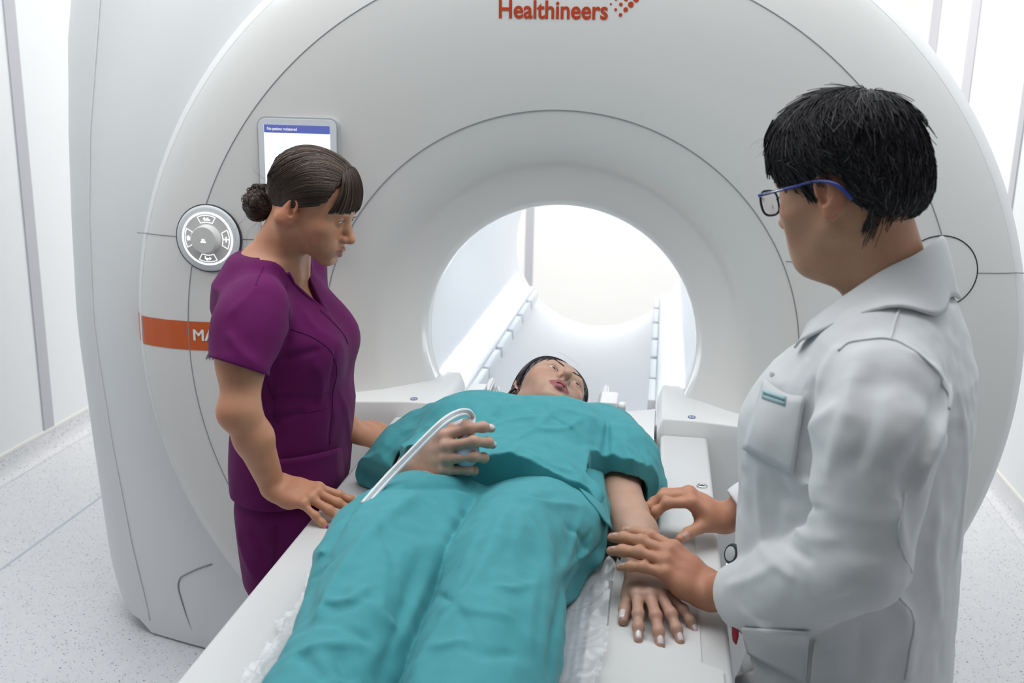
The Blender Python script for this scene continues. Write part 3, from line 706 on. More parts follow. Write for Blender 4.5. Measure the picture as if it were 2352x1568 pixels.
class Head:
    """head in its own frame: x right, y forward, z up, origin midway between the ears"""
    def __init__(s, pos, fwd, up, sc=1.0): s.o = np.asarray(pos, float); s.R = frame(fwd, up); s.s = sc; s.op = 0.0; s.sm = 0.0
    def w(s, *p): p = np.asarray(p if len(p) == 3 else p[0], float); return s.o + s.s * (p @ s.R.T)
    def l(s, P): return ((P - s.o) @ s.R) / s.s
    def d(s, *v): return np.asarray(v, float) @ s.R.T
    def build(s, S, nose=1.0, jaw=1.0, cheek=1.0, open_=0.0, chin=1.0, smile=0.0, eye=1.0, lip=1.0):
        w = s.w; R = s.R; q = s.s
        def E(c, r, k=.02, op=0, Rl=None): S.ell(w(c), np.array(r) * q, R if Rl is None else R @ Rl, k * q, op)
        def C(a, b, ra, rb, k=.012, op=0): S.rc(w(a), w(b), ra * q, rb * q, k * q, op)
        E((0, -.012, .045), (.0715, .090, .080)); E((0, .030, .046), (.064, .054, .058), .04)
        E((0, .030, -.012), (.0600, .056, .062), .035)
        E((0, .046, -.045), (.040 * jaw, .042, .038), .03)
        for x in (-1, 1):
            C((x * .047 * jaw, .008, -.046), (x * .014, .072, -.082), .015, .0125, .03)
            E((x * .041, .059, -.014), (.023 * cheek, .023, .021), .03)
            E((x * .028, .070, -.046), (.018, .016, .020), .022)
        E((0, .0805, -.084), (.0155 * chin, .0135, .0125), .022)
        # brow, sockets, nose
        for x in (-1, 1):
            C((x * .012, .0835, .0300), (x * .034, .0800, .0350), .0070, .0065, .020); C((x * .034, .0800, .0350), (x * .052, .060, .027), .0065, .006, .020)
            E((x * .0315, .0965, .0105), (.0165, .0105, .0100), .014, 1)
        nz = nose
        C((0, .0855, .018), (0, .0970, -.005), .0068, .0076, .014); C((0, .0970, -.005), (0, .1105 + .016 * (nz - 1), -.022), .0076, .0088, .010)
        E((0, .1100 + .018 * (nz - 1), -.0250), (.0098, .0095, .0085), .008)
        for x in (-1, 1):
            E((x * .0112, .1000, -.0280), (.0070, .0098, .0072), .007)
        C((0, .107, -.030), (0, .0965, -.0375), .0045, .0042, .006)
        # mouth
        E((0, .0830, -.058), (.027, .0165, .021), .018)
        op = s.op = open_; sm = s.sm = smile
        for x in (-1, 1):
            C((x * .0060, .1015, -.0525), (x * .0240, .0900 - sm * .002, -.0580 + sm * .006), .0060 * lip, .0030 * lip, .004)
            C((x * .0005, .1005, -.0540), (x * .0060, .1015, -.0525), .0056 * lip, .0062 * lip, .003)
            C((x * .001, .1000, -.0650 - op * 1.2), (x * .0230, .0898 - sm * .002, -.0590 + sm * .006), .0072 * lip, .0030 * lip, .004)
            C((x * .0, .1015, -.0586 - op * .5), (x * .0235, .0900 - sm * .002, -.0582 + sm * .006), .0015 + op * .45, .0005, .0014, 1)
            if op: E((0, .0955, -.0588 - op * .6), (.0125, .0105, .0016 + op * .55), .0015, 1)
            if sm: E((x * .036, .066, -.036), (.016, .014, .018), .02)
        E((0, .0985, -.0785 - op), (.013, .0040, .0036), .010, 1)
        C((0, .1020, -.041), (0, .1015, -.0475), .0012, .0018, .005, 1)
        for x in (-1, 1):
            E((x * .0066, .1040 + .010 * (nz - 1), -.0400), (.0040, .0066, .0090), .0020, 1)
        # eyes: a bulge for the ball under the lids, then the slit between them
        s.eyes = []
        for x in (-1, 1):
            ec = np.array((x * .0315, .0785, .0110)); s.eyes.append(ec)
            E(ec, (.0136, .0136, .0128), .006)
            hgt = .0046 * eye
            C(ec + (-x * .0145, .0100, -.0016), ec + (-x * .0050, .0150, .0010), .0012, hgt * .92, .0016, 1)
            C(ec + (-x * .0050, .0150, .0010), ec + (x * .0060, .0138, .0012), hgt * .92, hgt * .84, .0016, 1)
            C(ec + (x * .0060, .0138, .0012), ec + (x * .0140, .0070, .0005), hgt * .84, .0010, .0016, 1)
            C(ec + (-x * .012, .0128, .0085), ec + (x * .012, .0110, .0085), .0007, .0006, .004, 1)
        # ears
        for x in (-1, 1):
            Re = np.array(Matrix.Rotation(x * math.radians(-24), 3, 'Z')) @ np.array(Matrix.Rotation(math.radians(-12), 3, 'X'))
            E((x * .0745, -.012, .006), (.0075, .0185, .0300), .006, 0, Re)
            E((x * .0805, -.0085, .007), (.0056, .0098, .0165), .004, 1, Re)
            E((x * .0790, -.0040, -.006), (.0085, .0060, .0075), .004, 1, Re)
            C((x * .0720, .0015, -.003), (x * .0705, .0030, -.012), .0048, .0055, .005)
            E((x * .0715, -.0050, -.0235), (.0055, .0080, .0085), .007)
            C((x * .0780, -.0165, .018), (x * .0765, -.0125, -.006), .0024, .0022, .004)
        return s
    def eyeballs(s, parent, mats, look=(0, 1, 0)):
        for ec in s.eyes:
            c = s.w(ec); R_ = frame(s.d(*nrm(look)), s.d(0, 0, 1)); r = .0128 * s.s; rings, seg = 24, 24; V = []; F = []
            for i in range(rings + 1):
                t = PI * i / rings
                for j in range(seg):
                    a = 2 * PI * j / seg; yy = math.cos(t); rr = math.sin(t); bul = 1.0 + (0.05 * max(0, (yy - .90) / .10) ** .5 if yy > .90 else 0)
                    V.append(c + r * bul * (R_ @ np.array([rr * math.cos(a), yy, rr * math.sin(a)])))
            for i in range(rings):
                for j in range(seg): F.append((i * seg + j, i * seg + (j + 1) % seg, (i + 1) * seg + (j + 1) % seg, (i + 1) * seg + j))
            me = bpy.data.meshes.new('eye'); me.from_pydata([tuple(v) for v in V], [], F)
            for m in mats: me.materials.append(m)
            for p in me.polygons:
                i = min(p.vertices) // seg; p.material_index = 2 if i < 2 else (1 if i < 4 else 0)
            fin('eyeball', me, None, parent)
def strands(paths, r0, r1, m, name, parent, tone=None):
    """hair: each path (n,3) becomes a fine three-sided tapering lock"""
    V = []; F = []; C = []; k = 0
    for P, sc in paths:
        n = len(P); T = np.gradient(P, axis=0); T /= np.linalg.norm(T, axis=1)[:, None] + 1e-12
        u = np.cross(T, np.array([.31, .52, .79])); u /= np.linalg.norm(u, axis=1)[:, None] + 1e-12; v = np.cross(T, u)
        rad = (r0 + (r1 - r0) * np.linspace(0, 1, n) ** 1.5)[:, None] * sc
        for a in (0, 2.094, 4.189): V.append(P + rad * (math.cos(a) * u + math.sin(a) * v))
        i = np.arange(n - 1)
        for a in range(3):
            b = (a + 1) % 3; F.append(np.stack([k + a * n + i, k + b * n + i, k + b * n + i + 1, k + a * n + i + 1], 1))
        if tone is not None: C.append(np.repeat([tone()], 3 * n, 0))
        k += 3 * n
    return fast_obj(name, np.vstack(V), np.vstack(F), m, parent, np.vstack(C) if tone is not None else None)

# ------------------------------------------------------------------ people: shared materials
M_skinN = mat('skin_warm', (0.5, 0.3, 0.2), 0.48, 0.4, bump=0.12, bscale=420, sss=0.12, attr='tone')
M_skinD = mat('skin_ruddy', (0.4, 0.22, 0.16), 0.5, 0.4, bump=0.2, bscale=330, sss=0.10, attr='tone')
M_skinP = mat('skin_pale', (0.5, 0.33, 0.25), 0.45, 0.4, bump=0.08, bscale=420, sss=0.12, attr='tone')
M_eyew = mat('eye_white', (0.78, 0.76, 0.74), 0.15); M_irisN = mat('iris_grey', (0.10, 0.13, 0.15), 0.15); M_pupil = mat('pupil', (0.006, 0.006, 0.008), 0.08)
M_teal = mat('teal_cotton', (0.060, 0.315, 0.350), 0.72, 0.25, bump=0.10, bscale=900, var=0.06, vscale=60, sheen=0.08)
M_purple = mat('purple_cotton', (0.125, 0.009, 0.092), 0.8, 0.15, bump=0.12, bscale=1100, var=0.10, vscale=25, sheen=0.04)
M_purple2 = mat('purple_stitching', (0.085, 0.009, 0.085), 0.75, 0.2)
M_coat = mat('white_cotton', (0.70, 0.71, 0.72), 0.8, 0.2, bump=0.08, bscale=1200, sheen=0.15)
M_maroon = mat('maroon_cotton', (0.12, 0.035, 0.045), 0.8, 0.2, bump=0.1, bscale=900)
M_hairN = mat('brown_hair', (0.05, 0.03, 0.02), 0.42, 0.5, attr='tone')
M_hairD = mat('dark_hair', (0.02, 0.02, 0.025), 0.55, 0.3, attr='tone')
M_hairP = mat('black_hair', (0.012, 0.010, 0.013), 0.32, 0.5, attr='tone')
M_nailN = mat('magenta_polish', (0.42, 0.012, 0.34), 0.15, 0.6, coat=0.6)
M_nailP = mat('white_polish', (0.80, 0.70, 0.70), 0.15, 0.6, coat=0.6)
M_nailD = mat('bare_nail', (0.50, 0.30, 0.25), 0.3, 0.5)
M_browm = mat('brow_hair', (0.025, 0.016, 0.012), 0.6)
def skin_col(V, base, H=None, lips=None, blush=0.0, red=(), seed=1, lipk=1.0):
    n = vnoise(V, 55, seed)[:, None] * .05 + vnoise(V, 160, seed + 3)[:, None] * .03
    C = np.array(base)[None] * (1 + n * np.array([.6, 1.0, 1.1]))
    def mixin(w, c): 
        nonlocal C
        w = np.clip(w, 0, 1)[:, None]; C = C * (1 - w) + np.array(c)[None] * w
    for c, r, k in red: mixin(k * np.exp(-(np.linalg.norm(V - np.asarray(c), axis=1) / r) ** 2), np.array(base) * np.array([1.05, .72, .70]))
    if H is not None:
        L = H.l(V); ax = np.abs(L[:, 0]); S2 = L.copy(); S2[:, 0] = ax
        x2 = np.clip(1 - (L[:, 0] / (.0248 * lipk ** .5)) ** 2, 0, 1) ** .5; zm = -.0584 - .5 * H.op * x2 + H.sm * .006 * (1 - x2)
        e1 = zm + lipk * (.0098 * x2 - .0022 * np.exp(-(L[:, 0] / .003) ** 2)) - L[:, 2]; e2 = L[:, 2] - (zm - lipk * (.0122 + 1.0 * H.op) * x2); d = -np.minimum(np.minimum(e1, e2), (x2 - .12) * .02)
        if lips is not None: mixin(np.clip(.5 - d / .0016, 0, 1) * (L[:, 1] > .080), lips)
        if blush:
            mixin(blush * np.exp(-(np.linalg.norm(S2 - np.array([.045, .066, -.022]), axis=1) / .022) ** 2), np.array(base) * np.array([1.0, .70, .68]))
            mixin(blush * .6 * np.exp(-(np.linalg.norm(L - np.array([0, .114, -.026]), axis=1) / .012) ** 2), np.array(base) * np.array([1.02, .72, .70]))
        mixin(.5 * ((ax > .068) & (np.abs(L[:, 2]) < .04) & (np.abs(L[:, 1] + .01) < .03)), np.array(base) * np.array([1.03, .70, .66]))
        mixin(.30 * np.exp(-(np.linalg.norm(S2 - np.array([.031, .088, .006]), axis=1) / .013) ** 2), np.array(base) * np.array([.78, .62, .62]))
    return np.clip(C, 0, 1)
def brow(H, parent, S, lift=0.0, n=120, m=None, thick=1.0):
    for x in (-1, 1):
        Q = []
        for i in range(n):
            t = RNG.random(); px = .011 + .038 * t; pz = .0305 + .0062 * math.sin(t * 2.1) + (RNG.random() - .5) * .0058 * (1 - .65 * t) * thick + lift
            a = np.array((x * px, .094 - .55 * max(px - .012, 0) ** 1.2, pz)); ln = .0062
            Q.append(np.array([a + np.array((x * ln * .85 * s_, 0, ln * .35 * (1 - 1.7 * t) * s_)) for s_ in np.linspace(0, 1, 4)]))
        strands(lay(S, H, Q, .0001, .0009), .00042, .00015, m or M_browm, 'eyebrow', parent)
def lashes(H, parent, up=1, n=22, ln=.008, m=None):
    for x, ec in zip((-1, 1), H.eyes):
        P = []
        for i in range(n):
            t = i / (n - 1) * 2 - 1; a = ec + np.array((t * .0135, .0142 - .0045 * t * t - (.0022 * t * x if False else 0) - .0025 * max(t * x, 0) ** 2, .0042 * (1 - t * t) + .0008))
            dirn = np.array((t * .5, 1.0, .55)); dirn /= np.linalg.norm(dirn)
            P.append((np.array([H.w(*(a + dirn * ln * s + np.array((0, 0, ln * .55 * s * s)))) for s in np.linspace(0, 1, 5)]), 1.0))
        P.append((np.array([H.w(*(ec + np.array((t * .0138, .0142 - .0045 * t * t - .0025 * max(t * x, 0) ** 2, .0046 * (1 - t * t) + .0006)))) for t in np.linspace(-1, 1, 12)]), 2.4))
        strands(P, .00026, .00008, m or M_browm, 'eyelashes', parent)
def hit(S, x, y, t0=0.6, off=0.0):
    """first surface point of an implicit body under a spot of the photograph"""
    d = nrm(_ray(x, y)); t = t0
    for _ in range(120):
        e = S.ev((CP + d * t)[None])[0] - off
        if e < 4e-4: break
        t += max(e * .7, 3e-4)
        if t > 4: break
    return CP + d * t
def foldpx(S, L, hk=1.0, wk=1.0): return [(catmull(np.array([hit(S, *p) for p in pts]), 3), h * hk, w * wk) for pts, h, w in L]
def ellproj(P, c, r, out=1.0):
    q = (P - c) / r; return c + r * (q / (np.linalg.norm(q, axis=1)[:, None] + 1e-9)) * out
def onto(S, P, off):
    """pull points onto an implicit surface, off above it"""
    for _ in range(5):
        e = .0015; d = S.ev(P) - off; g = np.stack([(S.ev(P + v) - S.ev(P - v)) / (2 * e) for v in np.eye(3) * e], 1); P = P - (d / ((g * g).sum(1) + 1e-6))[:, None] * g * .9
    return P
def lay(S, H, Q, lo, hi):
    """lay head-frame strands on a scalp surface"""
    n = [len(q) for q in Q]; P0 = H.w(np.vstack(Q)); off = np.repeat(RNG.uniform(lo, hi, len(Q)), n); P = onto(S, P0, off); out = []; k = 0; mv = np.linalg.norm(P - P0, axis=1)
    for m in n:
        if mv[k:k + m].max() < .058: out.append((P[k:k + m], 1.0))
        k += m
    return out

# ------------------------------------------------------------------ the nurse in purple
nurse = tag(empty('person', (-0.76, 2.02, 0)), 'person in purple scrubs with brown hair in a bun, left of the table', 'person', 'medical staff at the table')
HN = Head(aD(711, 478, 2.05), (.924, -.081, -.375), (.373, -.033, .927), .915)
TN = [((c[0] - .038, c[1], c[2]), w, d) for c, w, d in [((-.738, 2.03, .80), .186, .118), ((-.735, 2.03, .90), .178, .122), ((-.722, 2.02, 1.00), .160, .125), ((-.725, 2.01, 1.08), .156, .122), ((-.735, 2.005, 1.16), .165, .128), ((-.755, 2.0, 1.225), .172, .112), ((-.768, 1.99, 1.275), .160, .088), ((-.752, 1.988, 1.330), .098, .072)]]
shN, elN, wrN = aD(564, 716, 1.93), aD(552, 942, 1.90), np.array([-.716, 1.765, .912])
fshN = np.array([-.805, 2.165, 1.262]); felN = np.array([-.80, 2.22, 1.03]); fwrN = np.array([-.665, 2.12, .905])
SB = Sdf(); HN.build(SB, nose=1.12, smile=.6, cheek=1.10, lip=.86, eye=.62, jaw=.98)
nb = np.array([-.782, 1.985, 1.312])
SB.rc(HN.w(0, -.022, -.035), nb + np.array([-.004, 0, .0]), .048, .053, k=.03)
for s in (-1, 1): SB.rc(HN.w(s * .055, -.03, -.03), nb + np.array([.055, -s * .022, -.03]), .013, .011, k=.025)
SB.loft([(c, w - .013, d - .011) for c, w, d in TN], (0, 1, 0), (1, 0, 0), k=.03)
SB.chain([shN + np.array([.004, .006, -.012]), (shN + elN) / 2 + np.array([-.004, 0, 0]), elN], [.034, .041, .036], k=.03)
SB.chain([elN, elN * .62 + wrN * .38 + np.array([.004, -.004, .004]), wrN], [.035, .0360, .0245], k=.015)
SB.chain([fshN, felN, fwrN], [.044, .036, .0245], k=.02)
SB.ell(elN + np.array([-.010, -.010, -.004]), (.022,) * 3, k=.03)
nl = hand(SB, wrN, aZ(742, 1146, .892) - wrN, (.15, -.28, 1), -1, .97, curl={'index': (14, 4, 2), 'middle': (16, 4, 2), 'ring': (17, 5, 2), 'little': (20, 6, 2)}, spread={'index': 9, 'middle': 3, 'ring': -5, 'little': -16}, th=(30, 25, 6, 10))
nl2 = hand(SB, fwrN, aZ(925, 985, .875) - fwrN, (.1, -.35, 1), 1, .97, curl={'index': (16, 10, 6), 'middle': (16, 12, 6), 'ring': (16, 12, 6), 'little': (18, 12, 6)}, th=(26, 12, 0, 2))
SBN = SB
V1, F1 = join([SB.mesh(.0014, lo=(-.95, 1.80, 1.325), hi=(-.50, 2.14, 1.62)), SB.mesh(.0019, lo=(-.95, 1.65, .82), hi=(-.50, 2.36, 1.335))])
LNs = [np.array([-.765, 2.03 - .085, .80]), np.array([-.765, 2.03 + .085, .80])]
SL = Sdf()
for p in LNs: SL.chain([p, p + np.array([.0, 0, -.34]), p + np.array([-.01, 0, -.73])], [.075, .050, .036], k=.02); SL.rc(p + np.array([-.02, 0, -.745]), p + np.array([.14, 0, -.765]), .035, .025, k=.02)
V2, F2 = SL.mesh(.006, lo=(-.95, 1.7, -.02), hi=(-.45, 2.3, .80))
Vb, Fb = join([(V1, F1), (V2, F2)])
redN = [(wrN * .35 + aZ(705, 1150, .89) * .65, .035, .35), (elN + np.array([-.02, -.03, 0]), .022, .28)]
body = fast_obj('body', Vb, Fb, M_skinN, nurse, skin_col(Vb, (.60, .290, .170), HN, (.50, .205, .18), .55, redN, 2, .84))
put_nails(nl, M_nailN, body, 1.0); put_nails(nl2, M_nailN, body, 1.0)
HN.eyeballs(nurse, (M_eyew, M_irisN, M_pupil), (.05, 1, -.35)); brow(HN, nurse, SBN, .001); lashes(HN, nurse, n=14, ln=.004)
# scrub top
ST = Sdf(); ST.loft(TN, (0, 1, 0), (1, 0, 0), k=.03, e=2.2, cap=.012)
ST.ell((-.693, 1.945, 1.135), (.055, .060, .058), k=.06); ST.ell((-.693, 2.065, 1.135), (.055, .060, .058), k=.06)
hemN = aD(550, 842, 1.90)
ST.chain([shN + np.array([.014, .035, .006]), shN + np.array([.004, .0, -.03]), hemN + np.array([.0, 0, -.0])], [.056, .058, .058], k=.045)
ST.chain([fshN + np.array([.01, -.03, .012]), fshN, fshN * .45 + felN * .55], [.062, .063, .063], k=.035)
dn = nrm(elN - shN); ST.half(hemN + dn * .008, -dn * -1.0, k=.003, op=1) if False else None
baseST = list(ST.p)
fN = folds(foldpx(ST, [([(600, 650), (560, 690), (520, 730)], .003, .010), ([(662, 680), (668, 740), (650, 800), (615, 860)], -.006, .009), ([(700, 660), (740, 710), (790, 770)], .003, .010),
    ([(770, 800), (762, 860), (762, 960), (755, 1020)], -.0045, .006), ([(575, 930), (640, 960), (700, 940)], -.004, .012), ([(630, 1000), (640, 1100), (650, 1180)], .005, .012), ([(590, 1090), (580, 1190)], -.005, .012),
    ([(720, 830), (740, 870), (735, 930)], .004, .014), ([(780, 900), (800, 980), (805, 1060)], .005, .012), ([(640, 830), (690, 815), (740, 800)], -.006, .010), ([(520, 760), (545, 800), (590, 840)], .004, .010), ([(690, 700), (730, 760), (790, 800)], .004, .012), ([(610, 880), (625, 980), (620, 1060)], -.004, .010)], 1.1, .8))
hemdir = nrm(np.array([-.05, .0, -1.0]) + dn * .0)
def postN(p, d):
    d = d + fN(p) + .0016 * vnoise(p, 26, 5) + .0025 * vnoise(p * np.array([1, 1, .45]), 22, 9) * np.clip((1.05 - p[:, 2]) * 6, 0, 1)
    # sleeve end, hollow inside
    t = (p - hemN) @ dn; near = np.linalg.norm(p - hemN - t[:, None] * dn, axis=1)
    sl = near < .085
    d = np.where(sl & (t > -.02) & (p[:, 1] < 1.905) & (p[:, 0] < -.70), np.maximum(d, t - .30 * ((p[:, 0] - hemN[0]))), d)
    inner, _ = segdist(p, shN, elN + (elN - shN) * .2); d = np.where(p[:, 2] < hemN[2] + .03, np.maximum(d, .0460 - inner), d)
    tf = (p - (fshN * .45 + felN * .55)) @ nrm(felN - fshN); d = np.where((p[:, 1] > 2.14), np.maximum(d, tf), d)
    # hem, hollow from below
    d = np.maximum(d, .818 + .010 * np.sin(p[:, 1] * 30) * .3 - p[:, 2])
    # neck: round hole and V
    c = nb + np.array([.012, 0, 0]); hole = np.hypot(p[:, 0] - c[0], (p[:, 1] - c[1]) * .92) - .056
    d = np.where(p[:, 2] > 1.24, np.maximum(d, -hole), d)
    wv = (np.abs(p[:, 1] - 1.972) - (p[:, 2] - 1.212) * .60) ; wv = np.maximum(wv, (nb[0] - .0) - p[:, 0]) * .85
    return np.maximum(d, -wv)
ST.post = postN
Vt, Ft = ST.mesh(.0028, lo=(-.96, 1.68, .80), hi=(-.52, 2.36, 1.36)); top = fast_obj('scrub_top', Vt, Ft, M_purple, nurse)
ST2 = Sdf(); ST2.p = baseST; ST2.post = postN
def onsurf(S, pts, off=.0006):
    out = []
    for p in pts:
        p = np.array(p, float)
        for _ in range(12):
            e = .002; g = np.array([S.ev((p + v)[None])[0] - S.ev((p - v)[None])[0] for v in np.eye(3) * e]) / (2 * e); p = p - (S.ev(p[None])[0] - off) * g / (g.dot(g) + 1e-6) * .8
        out.append(p)
    return np.array(out)
def stitch(S, px, r, m, parent, name='seam', off=.0004, n=6):
    P = catmull([hit(S, *p) for p in px], n); tube(name, onsurf(S, P, off), r, m, parent, 5)
stitch(ST2, [(662, 655), (664, 720), (655, 780), (620, 850)], .0012, M_purple2, top)
stitch(ST2, [(668, 755), (720, 775), (765, 815), (772, 870), (762, 960), (757, 1020)], .0011, M_purple2, top)
stitch(ST2, [(632, 870), (628, 960), (622, 1060), (605, 1180)], .0011, M_purple2, top)
stitch(ST2, [(630, 907), (690, 905), (760, 897)], .0010, M_purple2, top); stitch(ST2, [(630, 945), (690, 946), (755, 935)], .0010, M_purple2, top)
stitch(ST2, [(604, 612), (592, 640), (588, 655)], .0011, M_purple2, top)
stitch(ST2, [(735, 712), (770, 745), (800, 790)], .0012, M_purple2, top)
# patch pocket
pk = []
for i in range(9):
    row = []
    for j in range(11):
        u, v = j / 10, i / 8; x0 = 618 - 6 * v; x1 = 782 + 10 * v; x = x0 + (x1 - x0) * u; y = (1056 - 30 * u + 6 * math.sin(u * 3)) * (1 - v) + (1150 - 22 * u) * v
        row.append(hit(ST2, x, y, off=.004))
    pk.append(row)
Vp = np.array(pk).reshape(-1, 3); Fp = [(i * 11 + j, i * 11 + j + 1, (i + 1) * 11 + j + 1, (i + 1) * 11 + j) for i in range(8) for j in range(10)]
po = pobj('pocket', Vp, Fp, M_purple, top); md = po.modifiers.new('t', 'SOLIDIFY'); md.thickness = .004; md.offset = -1
# neckband
rawT = Sdf(); rawT.p = baseST
def march(S, p, d, n=60):
    p = np.array(p, float); d = nrm(d)
    for _ in range(n):
        e = S.ev(p[None])[0]
        if e < 3e-4: break
        p = p + d * max(e * .7, 2e-4)
    return p
vz = np.linspace(1.214, 1.300, 12)
for s_ in (-1, 1): tube('neckband', [march(rawT, (-.45, 1.972 + s_ * (z - 1.212) * .60, z), (-1, 0, 0)) for z in vz], .0040, M_purple, top, 8)
# trousers
SP = Sdf()
SP.loft([((-.785, 2.03, .60), .160, .082), ((-.780, 2.03, .74), .165, .090), ((-.775, 2.03, .84), .158, .092)], (0, 1, 0), (1, 0, 0), k=.02)
for p in LNs: SP.chain([p + np.array([-.014, 0, -.02]), p + np.array([.022, 0, -.38]), p + np.array([.010, 0, -.72])], [.090, .078, .075], k=.03)
SP.half((0, 0, .035), (0, 0, -1)); SP.half((0, 0, .845), (0, 0, 1))
fP = folds(foldpx(SP, [([(545, 1210), (560, 1270), (590, 1330)], .006, .012), ([(640, 1210), (632, 1280), (625, 1330)], -.005, .008), ([(570, 1220), (600, 1250), (610, 1300)], -.006, .012)]))
SP.post = lambda p, d: d + fP(p) + .004 * vnoise(p * np.array([1, 1, .5]), 14, 3)
Vq, Fq = SP.mesh(.005, lo=(-.92, 1.80, .02), hi=(-.58, 2.26, .86)); tr = fast_obj('scrub_trousers', Vq, Fq, M_purple, nurse); stitch(SP, [(634, 1205), (630, 1260), (622, 1310)], .0011, M_purple2, tr)
for p in LNs:
    SS = Sdf(); SS.rc(p + np.array([-.03, 0, -.755]), p + np.array([.13, 0, -.770]), .046, .036, k=.02); SS.half((0, 0, .004), (0, 0, -1)); v, f = SS.mesh(.005); fast_obj('shoe', v, f, M_white, nurse)
# hair: sleek cap drawn back to a bun, fringe in front
hc, hr = np.array([0, -.014, .046]), np.array([.0785, .0975, .0865])
SH = Sdf(); SH.ell(HN.w(0, -.013, .045), np.array([.0775, .0965, .0865]) * HN.s, HN.R); SH.ell(HN.w(0, .028, .046), np.array([.0705, .0605, .0655]) * HN.s, HN.R, k=.04)
rawHN = Sdf(); rawHN.p = list(SH.p)
def postH(p, d):
    L = HN.l(p); y, z = L[:, 1], L[:, 2]; ax = np.abs(L[:, 0])
    front = (y - (.066 - .20 * np.maximum(.100 - z, 0) - .45 * np.maximum(.050 - z, 0))) * .8       # hairline: forehead, temple
    low = (-(z + .066 + .35 * (y + .07)) ) * .85
    lo2 = np.where(y > -.026, (.034 + .10 * (y + .026)) - z, low)
    d = np.maximum(np.maximum(d, front), lo2)
    flow = np.arctan2(L[:, 0], L[:, 2] - .02) * 34 + y * 25
    return d + .0008 * np.sin(flow + 2.5 * vnoise(L, 40, 4)) + .0007 * vnoise(L, 60, 6)
SH.post = postH
Vh, Fh = SH.mesh(.0020); hairN = fast_obj('hair', Vh, Fh, M_hairN, nurse, np.clip(np.array([.045, .026, .017])[None] * (1 + .5 * vnoise(HN.l(Vh) * np.array([1, .3, 1]), 90, 8)[:, None]), 0, 1))
BUN = np.array([-.006, -.112, -.040]); P = []
def toneN():
    k = RNG.random(); return np.array([.05, .029, .018]) * (.45 + 1.1 * k) if k < .9 else np.array([.16, .095, .055])
Q = []
for i in range(3000):
    a = RNG.uniform(-2.35, 2.35); x0 = math.sin(a); z0 = math.cos(a); r = RNG.random()
    zz_ = .045 + .080 * z0; yl = .066 - .20 * max(.100 - zz_, 0) - .45 * max(.050 - zz_, 0)
    if zz_ < .036: yl = min(yl, -.040)
    if zz_ < -.005: yl = min(yl, -.055)
    A = np.array([.0785 * x0, yl - (.10 * RNG.random() if r < .35 else .004 * RNG.random()), zz_]); B = BUN + np.array([.012 * x0, .030, .012 * z0])
    t = np.linspace(0, 1, 16)[:, None]; q = A * (1 - t) + B * t; q[:, 0] += .045 * x0 * np.sin(t[:, 0] * PI); q[:, 2] += (.040 * z0 * np.sin(t[:, 0] * PI)); Q.append(q[:15])
P += lay(rawHN, HN, Q, .0004, .0022)
strands(P, .00062, .0005, M_hairN, 'hair_strands', hairN, toneN)
P = []
Q = []
for i in range(620):                                            # fringe
    u = RNG.uniform(-1, 1); x = .058 * u; r = RNG.random()
    A = np.array([x * .55, .052 + .006 * r, .118 - .012 * u * u]); mid = np.array([x * .98, .090 - .018 * u * u, .084 - .010 * u * u]); E_ = np.array([x * 1.06 - .003, .094 - .034 * u * u, .046 - .006 * RNG.random() + .008 * (1 - abs(u)) * RNG.random() - .012 * abs(u)])
    Q.append(catmull([A, (A + mid) / 2, mid, (mid + E_) / 2, E_], 4))
P = lay(rawHN, HN, Q, .0015, .0055)
strands(P, .0011, .0005, M_hairN, 'fringe', hairN, toneN)
SBn = Sdf(); SBn.ell(HN.w(*(BUN + np.array([0, -.004, 0]))), np.array([.034, .030, .036]) * HN.s, HN.R); SBn.rc(HN.w(0, -.085, -.020), HN.w(*BUN), .024, .024, k=.02)
def postB(p, d):
    L = HN.l(p) - BUN; return d + .0035 * np.sin(9 * np.arctan2(L[:, 2], L[:, 0]) * .5 + np.linalg.norm(L, axis=1) * 260) + .003 * vnoise(L, 70, 2)
SBn.post = postB; v, f = SBn.mesh(.0022); bun = fast_obj('bun', v, f, M_hairN, hairN, np.array([.045, .026, .017])[None] * (1 + .6 * vnoise(v, 160, 8)[:, None]))
Q = []
for i in range(700):
    n0 = nrm(RNG.normal(size=3)); ax = nrm(np.cross(n0, nrm(np.array([.2, 1, .1]) + .28 * RNG.normal(size=3)))); ln = RNG.uniform(1.2, 3.4)
    Q.append(np.array([rotv(n0, ax, a) * .034 for a in np.linspace(0, ln, 16)]) + BUN + np.array([0, -.004, 0]))
P = lay(SBn, HN, Q, .0004, .0028)
for st, en in (((-.02, -.13, -.08), (-.022, -.150, -.135)), ((-.01, -.11, -.085), (.0, -.110, -.150)), ((0, -.105, .01), (0.01, -.140, .035))):
    for k_ in range(2):
        a = np.array(st) + RNG.normal(size=3) * .003; b = np.array(en) + RNG.normal(size=3) * .006; m_ = (a + b) / 2 + np.array([0, -.008, 0]) + RNG.normal(size=3) * .003
        P.append((np.array([HN.w(*v) for v in catmull([a, m_, b], 5)]), .22))
strands(P, .0008, .0005, M_hairN, 'bun_strands', bun, toneN)

